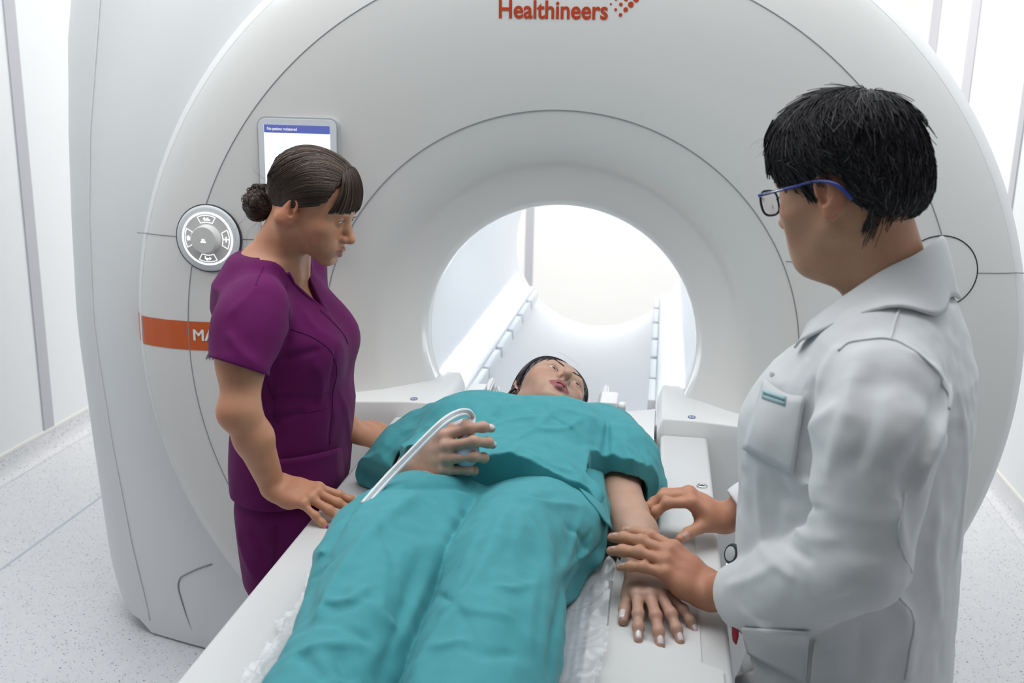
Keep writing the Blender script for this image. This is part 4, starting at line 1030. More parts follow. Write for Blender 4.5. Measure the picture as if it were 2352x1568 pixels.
# ------------------------------------------------------------------ the patient in teal, lying on the table
pat = tag(empty('person', (-.25, 1.5, ZT)), 'dark-haired person in a teal gown and trousers lying face up on the table', 'person')
fwdP = nrm((.515, -.20, .83)); HP = Head((0, 0, 0), fwdP, (.15, .96, .22), .99)
HP.o = aD(1297, 862, 2.27) - HP.d(0, .090, .012) * .98
SB = Sdf(); HP.build(SB, nose=1.35, open_=.0036, cheek=1.05, eye=.86, jaw=.95, lip=1.08)
nkP = np.array([-.25, 2.075, .950])
SB.rc(HP.w(0, -.018, -.035), nkP, .047, .054, k=.03)
SB.loft([((-.27, 1.70, .925), .150, .055), ((-.265, 1.85, .940), .145, .078), ((-.26, 2.0, .95), .165, .085), ((-.255, 2.07, .945), .12, .06)], (1, 0, 0), (0, 0, 1), k=.03)
lsh, lel, lwr = np.array([-.085, 2.035, .940]), aZ(1441, 1185, .905), aZ(1482, 1315, .882)
rsh, rel, rwr = np.array([-.425, 2.00, .940]), aZ(908, 1150, .912), aD(955, 1068, 1.84)
SB.chain([lsh, (lsh + lel) / 2, lel], [.046, .043, .039], k=.03)
SB.chain([lel, lel * .66 + lwr * .34 + np.array([.004, 0, .002]), lwr], [.039, .039, .0255], k=.015)
SB.chain([rsh, (rsh + rel) / 2, rel], [.046, .043, .039], k=.03)
SB.chain([rel, rel * .62 + rwr * .38, rwr], [.039, .038, .0255], k=.015)
nlL = hand(SB, lwr, aZ(1512, 1392, .885) - lwr, (.05, -.12, 1), 1, 1.0, curl={'index': (14, 12, 6), 'middle': (14, 14, 8), 'ring': (14, 14, 8), 'little': (14, 20, 10)}, spread={'index': 7, 'middle': -2, 'ring': -12, 'little': -30}, th=(22, 12, 4, 4))
hdir = nrm(aD(1040, 1034, 1.765) - rwr)
upR = (-.02, -.86, .52)
nlR = hand(SB, rwr, hdir, upR, -1, 1.07, curl={'index': (30, 42, 24), 'middle': (38, 52, 28), 'ring': (46, 58, 30), 'little': (54, 58, 30)}, spread={'index': 7, 'middle': 1, 'ring': -4, 'little': -9}, th=(16, 6, 4, 8))
SBP = SB
V1, F1 = join([SB.mesh(.0013, lo=(-.42, 2.005, .84), hi=(-.03, 2.42, 1.19)), SB.mesh(.0019, lo=(-.64, 1.36, .83), hi=(.13, 2.02, 1.19))])
SL = Sdf()
LL = [[(-.385, 1.62, .94), (-.375, 1.15, .935), (-.355, .70, .91)], [(-.185, 1.62, .94), (-.185, 1.15, .935), (-.175, .70, .91)]]
for p in LL: SL.chain(p, [.078, .055, .04], k=.03); SL.rc(np.array(p[2]) + np.array([0, -.02, -.01]), np.array(p[2]) + np.array([0, -.05, .15]), .035, .028, k=.02)
V2, F2 = SL.mesh(.006, lo=(-.55, .58, .80), hi=(0, 1.75, 1.14))
Vb, Fb = join([(V1, F1), (V2, F2)])
body = fast_obj('body', Vb, Fb, M_skinP, pat, skin_col(Vb, (.52, .325, .240), HP, (.34, .11, .115), .75, [(aZ(1512, 1400, .89), .05, .4), (aD(1060, 1000, 1.77), .05, .35), (lel, .035, .35)], 5, 1.08))
put_nails(nlL, M_nailP, body, 1.25); put_nails(nlR, M_nailP, body, 1.25)
HP.eyeballs(pat, (M_eyew, M_irisN, M_pupil), (-.22, 1, -.22)); brow(HP, pat, SBP, .0035, 220, thick=1.2); lashes(HP, pat, n=13, ln=.0038)
tt = []
for i in range(4):
    c = HP.w((i - 1.5) * .0064, .0935 - .0012 * abs(i - 1.5), -.0575); bm = bmesh.new(); bmesh.ops.create_uvsphere(bm, u_segments=12, v_segments=8, radius=1)
    bm.transform(Matrix.Translation(c) @ Matrix([list(r) + [0] for r in (HP.R @ np.diag([.0031, .0028, .0042]))] + [[0, 0, 0, 1]])); bmobj('tooth', bm, M_eyew, pat)
# hair: parted in the middle, lying back and down both sides
hr2 = np.array([.0775, .0965, .0860]); SH = Sdf(); SH.ell(HP.w(0, -.013, .045), np.array([.077, .0960, .0860]) * HP.s, HP.R); SH.ell(HP.w(0, .028, .046), np.array([.0700, .0600, .0650]) * HP.s, HP.R, k=.04); rawHP = Sdf(); rawHP.p = list(SH.p); SH.ell(HP.w(.055, -.035, -.045), np.array([.030, .045, .075]) * HP.s, HP.R, k=.03); SH.ell(HP.w(-.055, -.035, -.045), np.array([.030, .045, .075]) * HP.s, HP.R, k=.03)
def postHP(p, d):
    L = HP.l(p); y, z = L[:, 1], L[:, 2]; ax = np.abs(L[:, 0])
    yl = .066 - .10 * np.maximum(.100 - z, 0) - .55 * np.maximum(.060 - z, 0)
    d = np.maximum(d, (y - np.maximum(yl, .004)) * .8)
    return d + .0009 * np.sin(np.arctan2(L[:, 0], L[:, 2] + .06) * 60 + 2 * vnoise(L, 40, 4))
SH.post = postHP; Vh, Fh = SH.mesh(.0021); hairP = fast_obj('hair', Vh, Fh, M_hairP, pat, np.array([.010, .008, .011])[None] * (1 + .4 * vnoise(HP.l(Vh), 90, 8)[:, None]))
P = []
def toneP(): return np.array([.012, .009, .012]) * (.5 + RNG.random())
Q = []
for i in range(1700):
    s = RNG.choice((-1, 1)); u = RNG.random() ** 1.3; r = RNG.random(); b = -.13 * u
    A = np.array([s * .003, .066 + b, .120 - .15 * u * u * .4]); M1 = np.array([s * .050, .060 + b * .9, .092]); M2 = np.array([s * .076, .040 + b * .8, .045]); E_ = np.array([s * .080, .012 + b * .6, .0]); E2 = np.array([s * (.074 + .01 * r), -.008 + b * .5, -.05 - .05 * r])
    Q.append(catmull([A, M1, M2, E_, E2], 5))
P = lay(rawHP, HP, [q_[:17] for q_ in Q], .0004, .0045); P = [(np.vstack([p_[0], HP.w(q_[17:])]), 1.0) for p_, q_ in zip(P, Q)] if len(P) == len(Q) else P
for i in range(4):
    s = RNG.choice((-1, 1)); a = RNG.uniform(.2, 1.2); r0 = RNG.uniform(1.06, 1.22)
    q = np.array([hc + hr2 * r0 * np.array([math.sin(b), .55 + .1 * s, math.cos(b)]) for b in np.linspace(-a * .5 + RNG.normal() * .4, a * .6 + RNG.normal() * .4, 12)]); P.append((np.array([HP.w(*v) for v in q]), .18))
strands(P, .0010, .0006, M_hairP, 'hair_strands', hairP, toneP)
# gown top
SG = Sdf()
SG.loft([((-.290, 1.640, .938), .226, .094), ((-.285, 1.76, .945), .212, .098), ((-.275, 1.85, .950), .200, .100), ((-.265, 1.95, .950), .205, .102), ((-.258, 2.03, .945), .200, .086), ((-.252, 2.09, .940), .165, .070)], (1, 0, 0), (0, 0, 1), k=.03, e=2.25, cap=.02)
SG.ell((-.345, 1.94, 1.012), (.075, .085, .042), k=.07); SG.ell((-.180, 1.94, 1.012), (.075, .085, .042), k=.07)
lend = aZ(1440, 1128, .925); rend = np.array([-.550, 1.905, .888])
SG.chain([lsh + np.array([-.01, .01, .01]), (lsh + lend) / 2 + np.array([.004, 0, .006]), lend], [.074, .074, .066], k=.05)
SG.chain([lsh + np.array([.035, .01, -.03]), aZ(1492, 1135, .878)], [.055, .036], k=.05)
SG.chain([rsh + np.array([.0, .0, .012]), rsh * .5 + rend * .5 + np.array([0, .0, .0]), rend], [.072, .068, .050], k=.05, flat=((.45, .30, .84), 1.35))
SG.chain([rsh + np.array([-.05, .0, -.02]), aZ(846, 1090, .870)], [.056, .020], k=.05)
SG.box(aZ(1378, 1165, .935), (.030, .035, .075), frame((.25, -.6, -.55), (1, 0, .3)), .01, k=.03)
baseG = list(SG.p)
fG = folds(foldpx(SG, [
    ([(1255, 915), (1265, 945), (1225, 985), (1150, 1030)], .0055, .011), ([(1225, 985), (1290, 985), (1345, 960)], .005, .010), ([(1110, 985), (1180, 962), (1250, 958)], .004, .010),
    ([(1245, 1005), (1300, 1060), (1345, 1140)], .0055, .012), ([(1195, 1020), (1160, 1050), (1110, 1075)], .006, .010), ([(1260, 955), (1310, 985), (1340, 1030)], -.004, .007),
    ([(1120, 930), (1060, 990), (1040, 1020)], .004, .016), ([(1180, 905), (1120, 960), (1080, 1020)], .005, .014), ([(1215, 1035), (1260, 1065), (1330, 1090)], .005, .009),
    ([(1395, 960), (1392, 1040), (1380, 1110)], -.009, .010), ([(1420, 1000), (1450, 1060), (1470, 1120)], .007, .012), ([(1440, 985), (1480, 1040), (1500, 1110)], -.006, .010), ([(1400, 1060), (1430, 1075), (1470, 1085)], .005, .010),
    ([(1340, 1040), (1365, 1100), (1380, 1160)], .006, .012), ([(1290, 940), (1330, 950), (1370, 965)], .003, .010), ([(1190, 1080), (1250, 1085), (1300, 1110)], .004, .012),
    ([(985, 985), (960, 1010), (930, 1040)], .006, .012), ([(950, 985), (915, 1010), (880, 1050)], -.005, .012), ([(1000, 960), (985, 990), (975, 1010)], -.007, .010), ([(1150, 960), (1100, 975), (1060, 975)], .003, .010)], 1.25, .62))
dl = nrm(lend - lsh); dr_ = nrm(rend - rsh)
def postG(p, d):
    d = d + fG(p) + .0022 * vnoise(p, 24, 11) + .0016 * vnoise(p, 52, 12) + .0045 * (np.abs(vnoise(p * np.array([1, .8, .6]), 13, 14)) - .3) + .0025 * (np.abs(vnoise(p, 31, 15)) - .3)
    # hem across the hips, dipping in the middle, open underneath
    hy = 1.668 + 2.2 * np.clip(-.415 - p[:, 0], 0, .075) - .02 * np.clip((p[:, 0] + .10) / .1, 0, .5) + .030 * np.exp(-((p[:, 0] + .27) / .05) ** 2) + .012 * np.sin(p[:, 0] * 22) + .006 * np.sin(p[:, 0] * 57 + 1) - .035 * np.exp(-((p[:, 0] + .075) / .03) ** 2) * (p[:, 2] < .98)
    d = np.maximum(d, (hy - p[:, 1]) * .9)
    sh = d + .0085; d = np.where(p[:, 1] < 1.80, np.maximum(d, -np.maximum(sh, (p[:, 1] - 1.80))), d)
    # sleeves: cut square and hollow
    t = (p - lend) @ dl + .012 * np.sin(p[:, 0] * 60); m = (p[:, 0] > -.13) & (p[:, 1] < 2.06)
    w = np.linalg.norm(p - lend, axis=1) < .16; q = np.where(w & m & (p[:, 0] > -.105), np.maximum(d, t), d); d = q
    ia, _ = segdist(p, lsh, lel + (lel - lsh) * .3); d = np.where((p[:, 0] > -.13) & (p[:, 1] < 1.99), np.maximum(d, .0515 - ia), d)
    t2 = (p - rend) @ nrm(dr_ + np.array([0, -.6, 0])) - .006 * np.sin(p[:, 2] * 90) ; m2 = (p[:, 0] < -.47); d = np.where(m2, np.maximum(d, t2), d)
    ib, _ = segdist(p, rsh, rel + (rel - rsh) * .3); ic, _ = segdist(p, rel, rwr); ie, _ = segdist(p, rwr, rwr + hdir * .09); ib = np.minimum(np.minimum(ib, ic), ie + .014); d = np.where((p[:, 0] < -.345) & (p[:, 1] < 1.99), np.maximum(d,   .0560 - ib), d)
    # neck opening
    hole = segdist(p, nkP + np.array([0, -.035, .02]), HP.o + np.array([0, .02, .02]))[0] - .070
    d = np.maximum(d, -hole)
    return np.maximum(d, .853 - p[:, 2])
SG.post = postG
Vg, Fg = SG.mesh(.0026, lo=(-.72, 1.58, .845), hi=(.10, 2.22, 1.13)); gown = fast_obj('gown_top', Vg, Fg, M_teal, pat)
SGb = Sdf(); SGb.p = baseG; SGb.post = postG
# gown trousers
SQ = Sdf(); kT = .006
LGL = [((-.372, 1.80, .925), .100, .050), ((-.374, 1.72, .930), .104, .056), ((-.386, 1.62, .938), .108, .072), ((-.394, 1.50, .944), .112, .088), ((-.390, 1.37, .944), .106, .092), ((-.374, 1.24, .940), .092, .090), ((-.364, 1.145, .938), .082, .088), ((-.362, .95, .935), .080, .085), ((-.36, .70, .915), .080, .068)]
LGR = [((-.175, 1.80, .925), .108, .050), ((-.176, 1.72, .930), .112, .058), ((-.180, 1.62, .938), .111, .078), ((-.198, 1.50, .945), .096, .094), ((-.203, 1.40, .944), .090, .095), ((-.193, 1.21, .940), .096, .092), ((-.188, .95, .935), .088, .085), ((-.18, .70, .915), .080, .068)]
LGL = [(c, w * 1.03, d_ + .010) for c, w, d_ in LGL]; LGR = [(c, w * 1.03, d_ + .010) for c, w, d_ in LGR]
SQ.loft(LGL, (1, 0, 0), (0, 0, 1), k=kT, e=1.78); SQ.loft(LGR, (1, 0, 0), (0, 0, 1), k=kT, e=1.78)
SQ.ell((-.285, 1.80, .93), (.19, .09, .060), k=.03); SQ.ell((-.285, 1.66, .90), (.12, .10, .06), k=.04)
fQ = folds(foldpx(SQ, [
    ([(960, 1130), (860, 1210), (770, 1330), (720, 1430)], .010, .020), ([(830, 1150), (760, 1250), (715, 1350), (700, 1440)], -.009, .016), ([(800, 1200), (735, 1270), (705, 1310)], .009, .013), ([(740, 1270), (755, 1290), (712, 1330)], -.007, .010),
    ([(1060, 1140), (1010, 1250), (950, 1400), (880, 1520)], .007, .025), ([(960, 1290), (920, 1420), (870, 1560)], -.008, .022), ([(850, 1345), (800, 1375), (730, 1390)], .006, .013), ([(835, 1380), (880, 1420), (915, 1440)], .006, .013), ([(700, 1490), (760, 1480), (840, 1490)], .008, .013), ([(680, 1500), (720, 1530), (750, 1568)], -.008, .013), ([(780, 1500), (790, 1540), (800, 1568)], -.007, .014),
    ([(880, 1110), (980, 1100), (1080, 1105)], .010, .014), ([(900, 1125), (1000, 1120), (1090, 1125)], -.007, .012), ([(1000, 1150), (1030, 1190), (1060, 1200)], .005, .010),
    ([(1180, 1150), (1090, 1330), (990, 1480), (940, 1568)], .008, .020), ([(1230, 1130), (1260, 1260), (1250, 1400), (1240, 1568)], .006, .026), ([(1160, 1130), (1240, 1150), (1340, 1160)], .006, .014), ([(1180, 1125), (1230, 1140), (1290, 1130)], -.010, .012),
    ([(1190, 1160), (1240, 1230), (1270, 1290)], .006, .010), ([(1000, 1360), (1050, 1395), (1080, 1450), (1110, 1540)], -.006, .009), ([(1010, 1400), (1100, 1405), (1180, 1420)], .005, .012), ([(960, 1500), (1020, 1480), (1070, 1470)], .006, .012),
    ([(1330, 1200), (1300, 1290), (1265, 1330)], .008, .012), ([(1360, 1210), (1320, 1300), (1290, 1350)], -.009, .010), ([(1360, 1260), (1310, 1300), (1285, 1310)], .009, .010), ([(1290, 1350), (1270, 1450), (1260, 1560)], -.010, .012), ([(1240, 1300), (1220, 1400), (1215, 1500)], .004, .014), ([(1120, 1200), (1080, 1260), (1060, 1300)], .004, .014), ([(740, 1420), (800, 1440), (860, 1480)], -.006, .012), ([(720, 1380), (770, 1395), (830, 1385)], -.006, .012), ([(1060, 1480), (1120, 1500), (1190, 1500)], -.006, .014), ([(860, 1200), (900, 1260), (905, 1320)], -.005, .014), ([(1130, 1340), (1180, 1350), (1240, 1340)], .005, .012), ([(1300, 1210), (1330, 1230), (1350, 1270)], -.007, .011)], 1.15, .58))
def postQ(p, d):
    d = d + fQ(p) + .0065 * (np.abs(vnoise(p * np.array([1, .5, .7]), 11, 24)) - .3) + .003 * (np.abs(vnoise(p * np.array([1, .7, 1]), 27, 25)) - .3) + .0035 * vnoise(p * np.array([1, .6, 1]), 17, 21) + .0018 * vnoise(p, 40, 22)
    iw = np.minimum(segdist(p, rel, rwr)[0], segdist(p, rwr, rwr + hdir * .09)[0]); d = np.where(p[:, 2] > .945, np.maximum(d, .036 - iw), d)
    return np.maximum(d, .870 - p[:, 2])
SQ.post = postQ
Vq, Fq = SQ.mesh(.0034, lo=(-.62, .66, .85), hi=(.02, 1.86, 1.10)); trP = fast_obj('gown_trousers', Vq, Fq, M_teal, pat)
# folded cloth corners: the hem tip by her hand and the loose side of the trousers
def sheet(name, grid, m, parent, th=.003, n=6):
    G = np.array(grid, float); rows = [catmull(r, n) for r in G]; G = np.array([catmull(np.array(rows)[:, j], n) for j in range(len(rows[0]))]).transpose(1, 0, 2)
    a, b = G.shape[:2]; V = G.reshape(-1, 3); F = [(i * b + j, i * b + j + 1, (i + 1) * b + j + 1, (i + 1) * b + j) for i in range(a - 1) for j in range(b - 1)]
    o = pobj(name, V, F, m, parent); md = o.modifiers.new('t', 'SOLIDIFY'); md.thickness = th; md.offset = 0; return o
sheet('hem_corner', [[aZ(1300, 1075, .995), aZ(1345, 1075, .985), aZ(1385, 1085, .96)], [aZ(1318, 1105, .995), aZ(1360, 1120, .985), aZ(1393, 1140, .955)], [aZ(1355, 1150, .99), aZ(1385, 1170, .965), aZ(1402, 1200, .935)], [aZ(1395, 1205, .955), aZ(1402, 1210, .945), aZ(1406, 1216, .930)]], M_teal, gown)
sheet('trouser_side', [[aZ(1345, 1190, .95), aZ(1380, 1185, .93), aZ(1398, 1200, .90)], [aZ(1310, 1260, .95), aZ(1350, 1262, .925), aZ(1385, 1285, .895)], [aZ(1290, 1320, .93), aZ(1322, 1318, .905), aZ(1352, 1320, .88)], [aZ(1275, 1400, .90), aZ(1300, 1390, .88), aZ(1325, 1375, .868)]], M_teal, trP)

# ------------------------------------------------------------------ the doctor in white
doc = tag(empty('person', (.33, 1.5, 0)), 'person in a white coat and blue glasses with short dark hair, right of the table', 'person', 'medical staff at the table')
rtD = nrm((.629, .777, 0)); HD = Head(aD(1885, 452, 1.405) + rtD * .076, (-.752, .608, -.27), (-.21, .17, .963), 1.0)
UA, VA = nrm((.42, .90, 0)), nrm((-.90, .42, 0))                       # across the shoulders, towards the front
TD = [((.360, 1.53, .10), .225, .175), ((.345, 1.53, .60), .215, .165), ((.330, 1.53, .82), .200, .160), ((.318, 1.53, .95), .190, .165), ((.312, 1.53, 1.10), .182, .162), ((.318, 1.53, 1.20), .180, .155), ((.332, 1.53, 1.28), .176, .135), ((.345, 1.525, 1.345), .150, .098), ((.345, 1.52, 1.40), .092, .074)]
shD, elD, wrD = aD(2022, 838, 1.385), aD(1962, 1275, 1.345), aZ(1640, 1362, .897)
fsh, fel, fwr = np.array([.395, 1.655, 1.285]), np.array([.40, 1.86, 1.06]), aZ(1668, 1190, .893)
SB = Sdf(); HD.build(SB, nose=.95, cheek=1.15, jaw=1.02, eye=.9)
nbD = np.array([.338, 1.515, 1.385])
SB.rc(HD.w(0, -.026, -.03), nbD, .054, .062, k=.03); SB.ell(HD.w(0, .035, -.095), (.045, .035, .028), k=.04)
SB.loft([(c, w - .03, d - .03) for c, w, d in TD if c[2] > .9], UA, VA, k=.03)
SB.chain([elD, elD * .6 + wrD * .4 + np.array([0, 0, -.004]), wrD], [.032, .034, .029], k=.015); SB.chain([shD, elD], [.05, .042], k=.03)
SB.chain([fsh, fel, fwr], [.05, .042, .029], k=.02)
nlD = hand(SB, wrD, aZ(1552, 1296, .925) - wrD, (-.05, -.30, 1), -1, 1.02, fat=1.08, curl={'index': (20, 16, 10), 'middle': (22, 16, 10), 'ring': (24, 18, 10), 'little': (24, 20, 12)}, spread={'index': 6, 'middle': 1, 'ring': -5, 'little': -11}, th=(24, 42, 10, 10)) if False else hand(SB, wrD, aZ(1556, 1300, .930) - wrD, (-.10, -.20, 1), 1, 1.04, fat=1.08, curl={'index': (18, 14, 8), 'middle': (20, 14, 8), 'ring': (20, 16, 8), 'little': (20, 18, 8)}, spread={'index': 5, 'middle': 0, 'ring': -5, 'little': -9}, th=(20, 40, 10, 15))
nlF = hand(SB, fwr, aZ(1590, 1143, .935) - fwr, (-.15, -.15, 1), -1, 1.02, fat=1.08, curl={'index': (34, 42, 20), 'middle': (38, 40, 20), 'ring': (40, 38, 20), 'little': (42, 36, 20)}, spread={'index': 2, 'middle': 0, 'ring': -3, 'little': -6}, th=(34, 22, -12, -6))
Vb, Fb = SB.mesh(.0021, lo=(-.08, 1.10, .84), hi=(.66, 2.06, 1.72))
redD = [(aZ(1556, 1300, .93), .05, .45), (aZ(1590, 1143, .935), .05, .45), (HD.w(0, -.07, -.06), .04, .25)]
body = fast_obj('body', Vb, Fb, M_skinD, doc, skin_col(Vb, (.50, .268, .165), HD, (.34, .12, .11), .5, redD + [(wrD, .12, .35), (fwr, .13, .35)], 9))
put_nails(nlD, M_nailD, body, .9); put_nails(nlF, M_nailD, body, .9)
HD.eyeballs(doc, (M_eyew, M_irisN, M_pupil)); brow(HD, doc, SB)
# coat
SCt = Sdf(); SCt.loft(TD, UA, VA, k=.03, e=2.15, cap=.02)
SCt.ell(np.array([.315, 1.53, 1.19]) + VA * .055 - UA * .075, (.080, .080, .075), k=.08); SCt.ell(np.array([.315, 1.53, 1.19]) + VA * .055 + UA * .075, (.080, .080, .075), k=.08)
cuff = aZ(1690, 1375, .905) + np.array([.012, -.010, .012]); fcuff = aZ(1690, 1190, .90) + np.array([.01, 0, .01])
mdD = aD(2014, 1000, 1.335)
SCt.rc(shD + np.array([.0, .03, .0]), shD * .6 + mdD * .4, .074, .080, k=.05)
SCt.chain([shD * .6 + mdD * .4, mdD, elD + np.array([.004, -.002, -.004])], [.080, .080, .066], k=.008)
SCt.chain([elD + np.array([.004, -.002, -.004]), elD * .45 + cuff * .55 + np.array([.004, -.004, -.008]), cuff], [.066, .066, .056], k=.008); SCt.rc(elD * .25 + cuff * .75 + np.array([.012, -.012, -.060]), elD * .5 + cuff * .5 + np.array([.0, 0, -.02]), .018, .04, k=.05)
SCt.chain([fsh, fel, fcuff], [.078, .066, .050], k=.04)
baseC = list(SCt.p)
fC = folds(foldpx(SCt, [([(1800, 1080), (1850, 1110), (1900, 1115)], .008, .010), ([(1790, 1110), (1830, 1150), (1890, 1170)], -.007, .009), ([(1795, 1180), (1850, 1230), (1920, 1240)], .007, .010), ([(1780, 1215), (1820, 1260), (1870, 1290)], -.007, .009), ([(1740, 1250), (1790, 1300), (1830, 1330)], .006, .010), ([(1840, 1000), (1880, 960), (1930, 930)], .005, .014), ([(1660, 1345), (1720, 1330), (1790, 1290)], .004, .012),
    ([(1720, 1420), (1800, 1420), (1900, 1390), (1980, 1350)], -.006, .012), ([(1700, 1400), (1760, 1440), (1790, 1460)], .006, .012), ([(1960, 830), (1940, 950), (1900, 1100)], .006, .016), ([(2010, 830), (2000, 960), (1960, 1100)], -.005, .018), ([(1870, 860), (1860, 960), (1855, 1050)], -.008, .012), ([(2170, 860), (2150, 960), (2100, 1060), (2070, 1150)], -.012, .014),
    ([(2190, 880), (2160, 1000), (2110, 1090)], .008, .010), ([(2200, 960), (2150, 1040), (2110, 1130)], .006, .010), ([(2060, 1100), (2070, 1250), (2085, 1420), (2080, 1560)], .007, .013), ([(2160, 1150), (2140, 1290), (2160, 1420)], .006, .014), ([(2010, 1290), (2060, 1380), (2080, 1440)], .006, .014), ([(2205, 900), (2215, 1100), (2195, 1300)], .005, .010), ([(1740, 1060), (1745, 1180), (1745, 1260)], .004, .012), ([(1790, 1080), (1785, 1180), (1770, 1240)], -.004, .014), ([(1860, 1450), (1855, 1568)], .004, .012), ([(1980, 1420), (1970, 1568)], -.004, .020),
    ([(1930, 790), (1900, 830), (1880, 900)], .005, .012), ([(2080, 800), (2140, 840), (2180, 900)], .004, .010), ([(1750, 830), (1790, 880), (1820, 940)], .003, .012)], 1.2, .75))
dC, dF = nrm(cuff - elD), nrm(fcuff - fel)
LHP = HD.w
def postC(p, d):
    d = d + fC(p) + .0025 * vnoise(p * np.array([1, 1, .45]), 20, 31) + .0014 * vnoise(p, 48, 32)
    t = (p - cuff) @ dC; near = np.linalg.norm(p - cuff - t[:, None] * dC, axis=1); d = np.where((near < .11) & (t > -.03), np.maximum(d, t - .006), d)
    ia, _ = segdist(p, elD * .3 + cuff * .7, cuff + dC * .1); d = np.where(t > -.03, np.maximum(d, .046 - ia), d)
    t = (p - fcuff) @ dF; near = np.linalg.norm(p - fcuff - t[:, None] * dF, axis=1); d = np.where((near < .10) & (t > -.03), np.maximum(d, t), d)
    ib, _ = segdist(p, fcuff - dF * .03, fcuff + dF * .1); d = np.where((near < .10) & (t > -.03), np.maximum(d, .040 - ib), d)
    q = p - nbD; u = q @ UA; v = q @ VA
    hole = np.sqrt((u * 1.0) ** 2 + (v - .012) ** 2) - (.060 + .06 * np.clip(p[:, 2] - 1.40, 0, .1)); d = np.where(p[:, 2] > 1.33, np.maximum(d, -hole), d)
    wv = np.maximum(np.abs(u) - (p[:, 2] - 1.175) * .34, -(v - .02)) * .9; d = np.maximum(d, -wv)
    return np.maximum(d, .30 - p[:, 2])
SCt.post = postC
Vc, Fc = SCt.mesh(.0032, lo=(.06, 1.08, .28), hi=(.66, 2.02, 1.47)); coat = fast_obj('coat', Vc, Fc, M_coat, doc)
SCb = Sdf(); SCb.p = baseC; SCb.post = postC
M_cs = mat('white_stitch', (.70, .71, .72), .8)
stitch(SCb, [(1925, 805), (1950, 786), (2000, 778), (2060, 782), (2130, 830), (2175, 900), (2180, 940)], .0022, M_coat, coat)
stitch(SCb, [(2080, 1130), (2068, 1250), (2092, 1400), (2080, 1560)], .0020, M_coat, coat)
stitch(SCb, [(2070, 690), (2055, 740), (2045, 780)], .0022, M_coat, coat)
stitch(SCb, [(1872, 1470), (1860, 1568)], .0018, M_coat, coat)
# undershirt
SU = Sdf(); SU.loft([(c, w - .018, d - .016) for c, w, d in TD if c[2] > 1.0], UA, VA, k=.03, e=2.15); SU.ell(np.array([.318, 1.53, 1.19]) + VA * .075, (.10, .10, .07), k=.06); SU.rc(nbD + np.array([0, 0, -.01]), nbD + np.array([0, 0, .018]), .062, .063, k=.02); 
def postU(p, d):
    q = p - nbD; u = q @ UA; v = q @ VA; d = np.maximum(d, -(np.sqrt(u * u + v * v) - .062)) if False else d
    hole = np.maximum(np.sqrt(u * u + (v - .01) ** 2) - .058, -9); d = np.maximum(d, -(v - .01)); d = np.where(p[:, 2] > 1.36, np.maximum(d, -hole), d)
    wv = np.maximum(np.abs(u) - (p[:, 2] - 1.30) * .5, -(v - .02)) * .9; return np.maximum(d, -wv)
SU.post = postU
Vu, Fu = SU.mesh(.004, lo=(.08, 1.25, 1.0), hi=(.62, 1.80, 1.46)); fast_obj('undershirt', Vu, Fu, M_maroon, doc)
# collar, lapels
def P3(x, y, d): return aD(x, y, d)
def mirD(p): p = np.array(p, float); return p - 2 * ((p - nbD) @ UA) * UA
cT = [(.222, 1.488, 1.350), (.265, 1.468, 1.395), (.309, 1.447, 1.437), (.352, 1.450, 1.460), (.390, 1.490, 1.480)]
cO = [(.220, 1.462, 1.302), (.252, 1.432, 1.328), (.308, 1.408, 1.372), (.374, 1.424, 1.380), (.408, 1.482, 1.400)]
def rowD(a, b, t, bul): 
    near = [np.array(p) * (1 - t) + np.array(q) * t + nrm(np.array([np.array(p)[0] - nbD[0], np.array(p)[1] - nbD[1], .3 * .05])) * bul for p, q in zip(a, b)]
    near = near + [mirD(p) for p in near[:-1]][::-1]; lift = .004 + .004 * t
    return [p if SCb.ev(p[None])[0] > lift else onsurf(SCb, [p], lift)[0] for p in near]
sheet('collar', [rowD(cT, cO, 0, -.004), rowD(cT, cO, 0, .002), rowD(cT, cO, .5, .006), rowD(cT, cO, 1, 0)], M_coat, coat, .0035, 5)
# pockets
def patch(name, S, quad, m, parent, off=.004, nu=12, nv=10, th=.004, bow=0.0):
    (a, b, c, d_) = [np.array(q, float) for q in quad]; V = []
    for i in range(nv):
        v = i / (nv - 1)
        for j in range(nu): u = j / (nu - 1); q = (a * (1 - u) + b * u) * (1 - v) + (d_ * (1 - u) + c * u) * v; V.append(hit(S, q[0], q[1] + bow * math.sin(PI * u) * (1 - v), off=off))
    F = [(i * nu + j, i * nu + j + 1, (i + 1) * nu + j + 1, (i + 1) * nu + j) for i in range(nv - 1) for j in range(nu - 1)]
    o = pobj(name, V, F, m, parent); md = o.modifiers.new('t', 'SOLIDIFY'); md.thickness = th; md.offset = -1; return o
pkD = patch('breast_pocket', SCb, [(1758, 868), (1850, 908), (1822, 1090), (1708, 1030)], M_coat, coat, .0025, bow=14, th=.003)
M_lab = mat('label_teal', (.42, .60, .62), .7); M_lab2 = mat('label_print', (.16, .28, .32), .7)
lb = patch('name_tape', SCb, [(1752, 893), (1806, 910), (1803, 931), (1750, 914)], M_lab, pkD, .0056, 8, 4, .001)
patch('print_line', SCb, [(1754, 899), (1803, 915), (1802, 921), (1753, 905)], M_lab2, lb, .0066, 10, 3, .0006)
lpk = patch('lower_pocket', SCb, [(1705, 1440), (1860, 1450), (1850, 1568), (1720, 1500)], M_coat, coat, .003, th=.003)
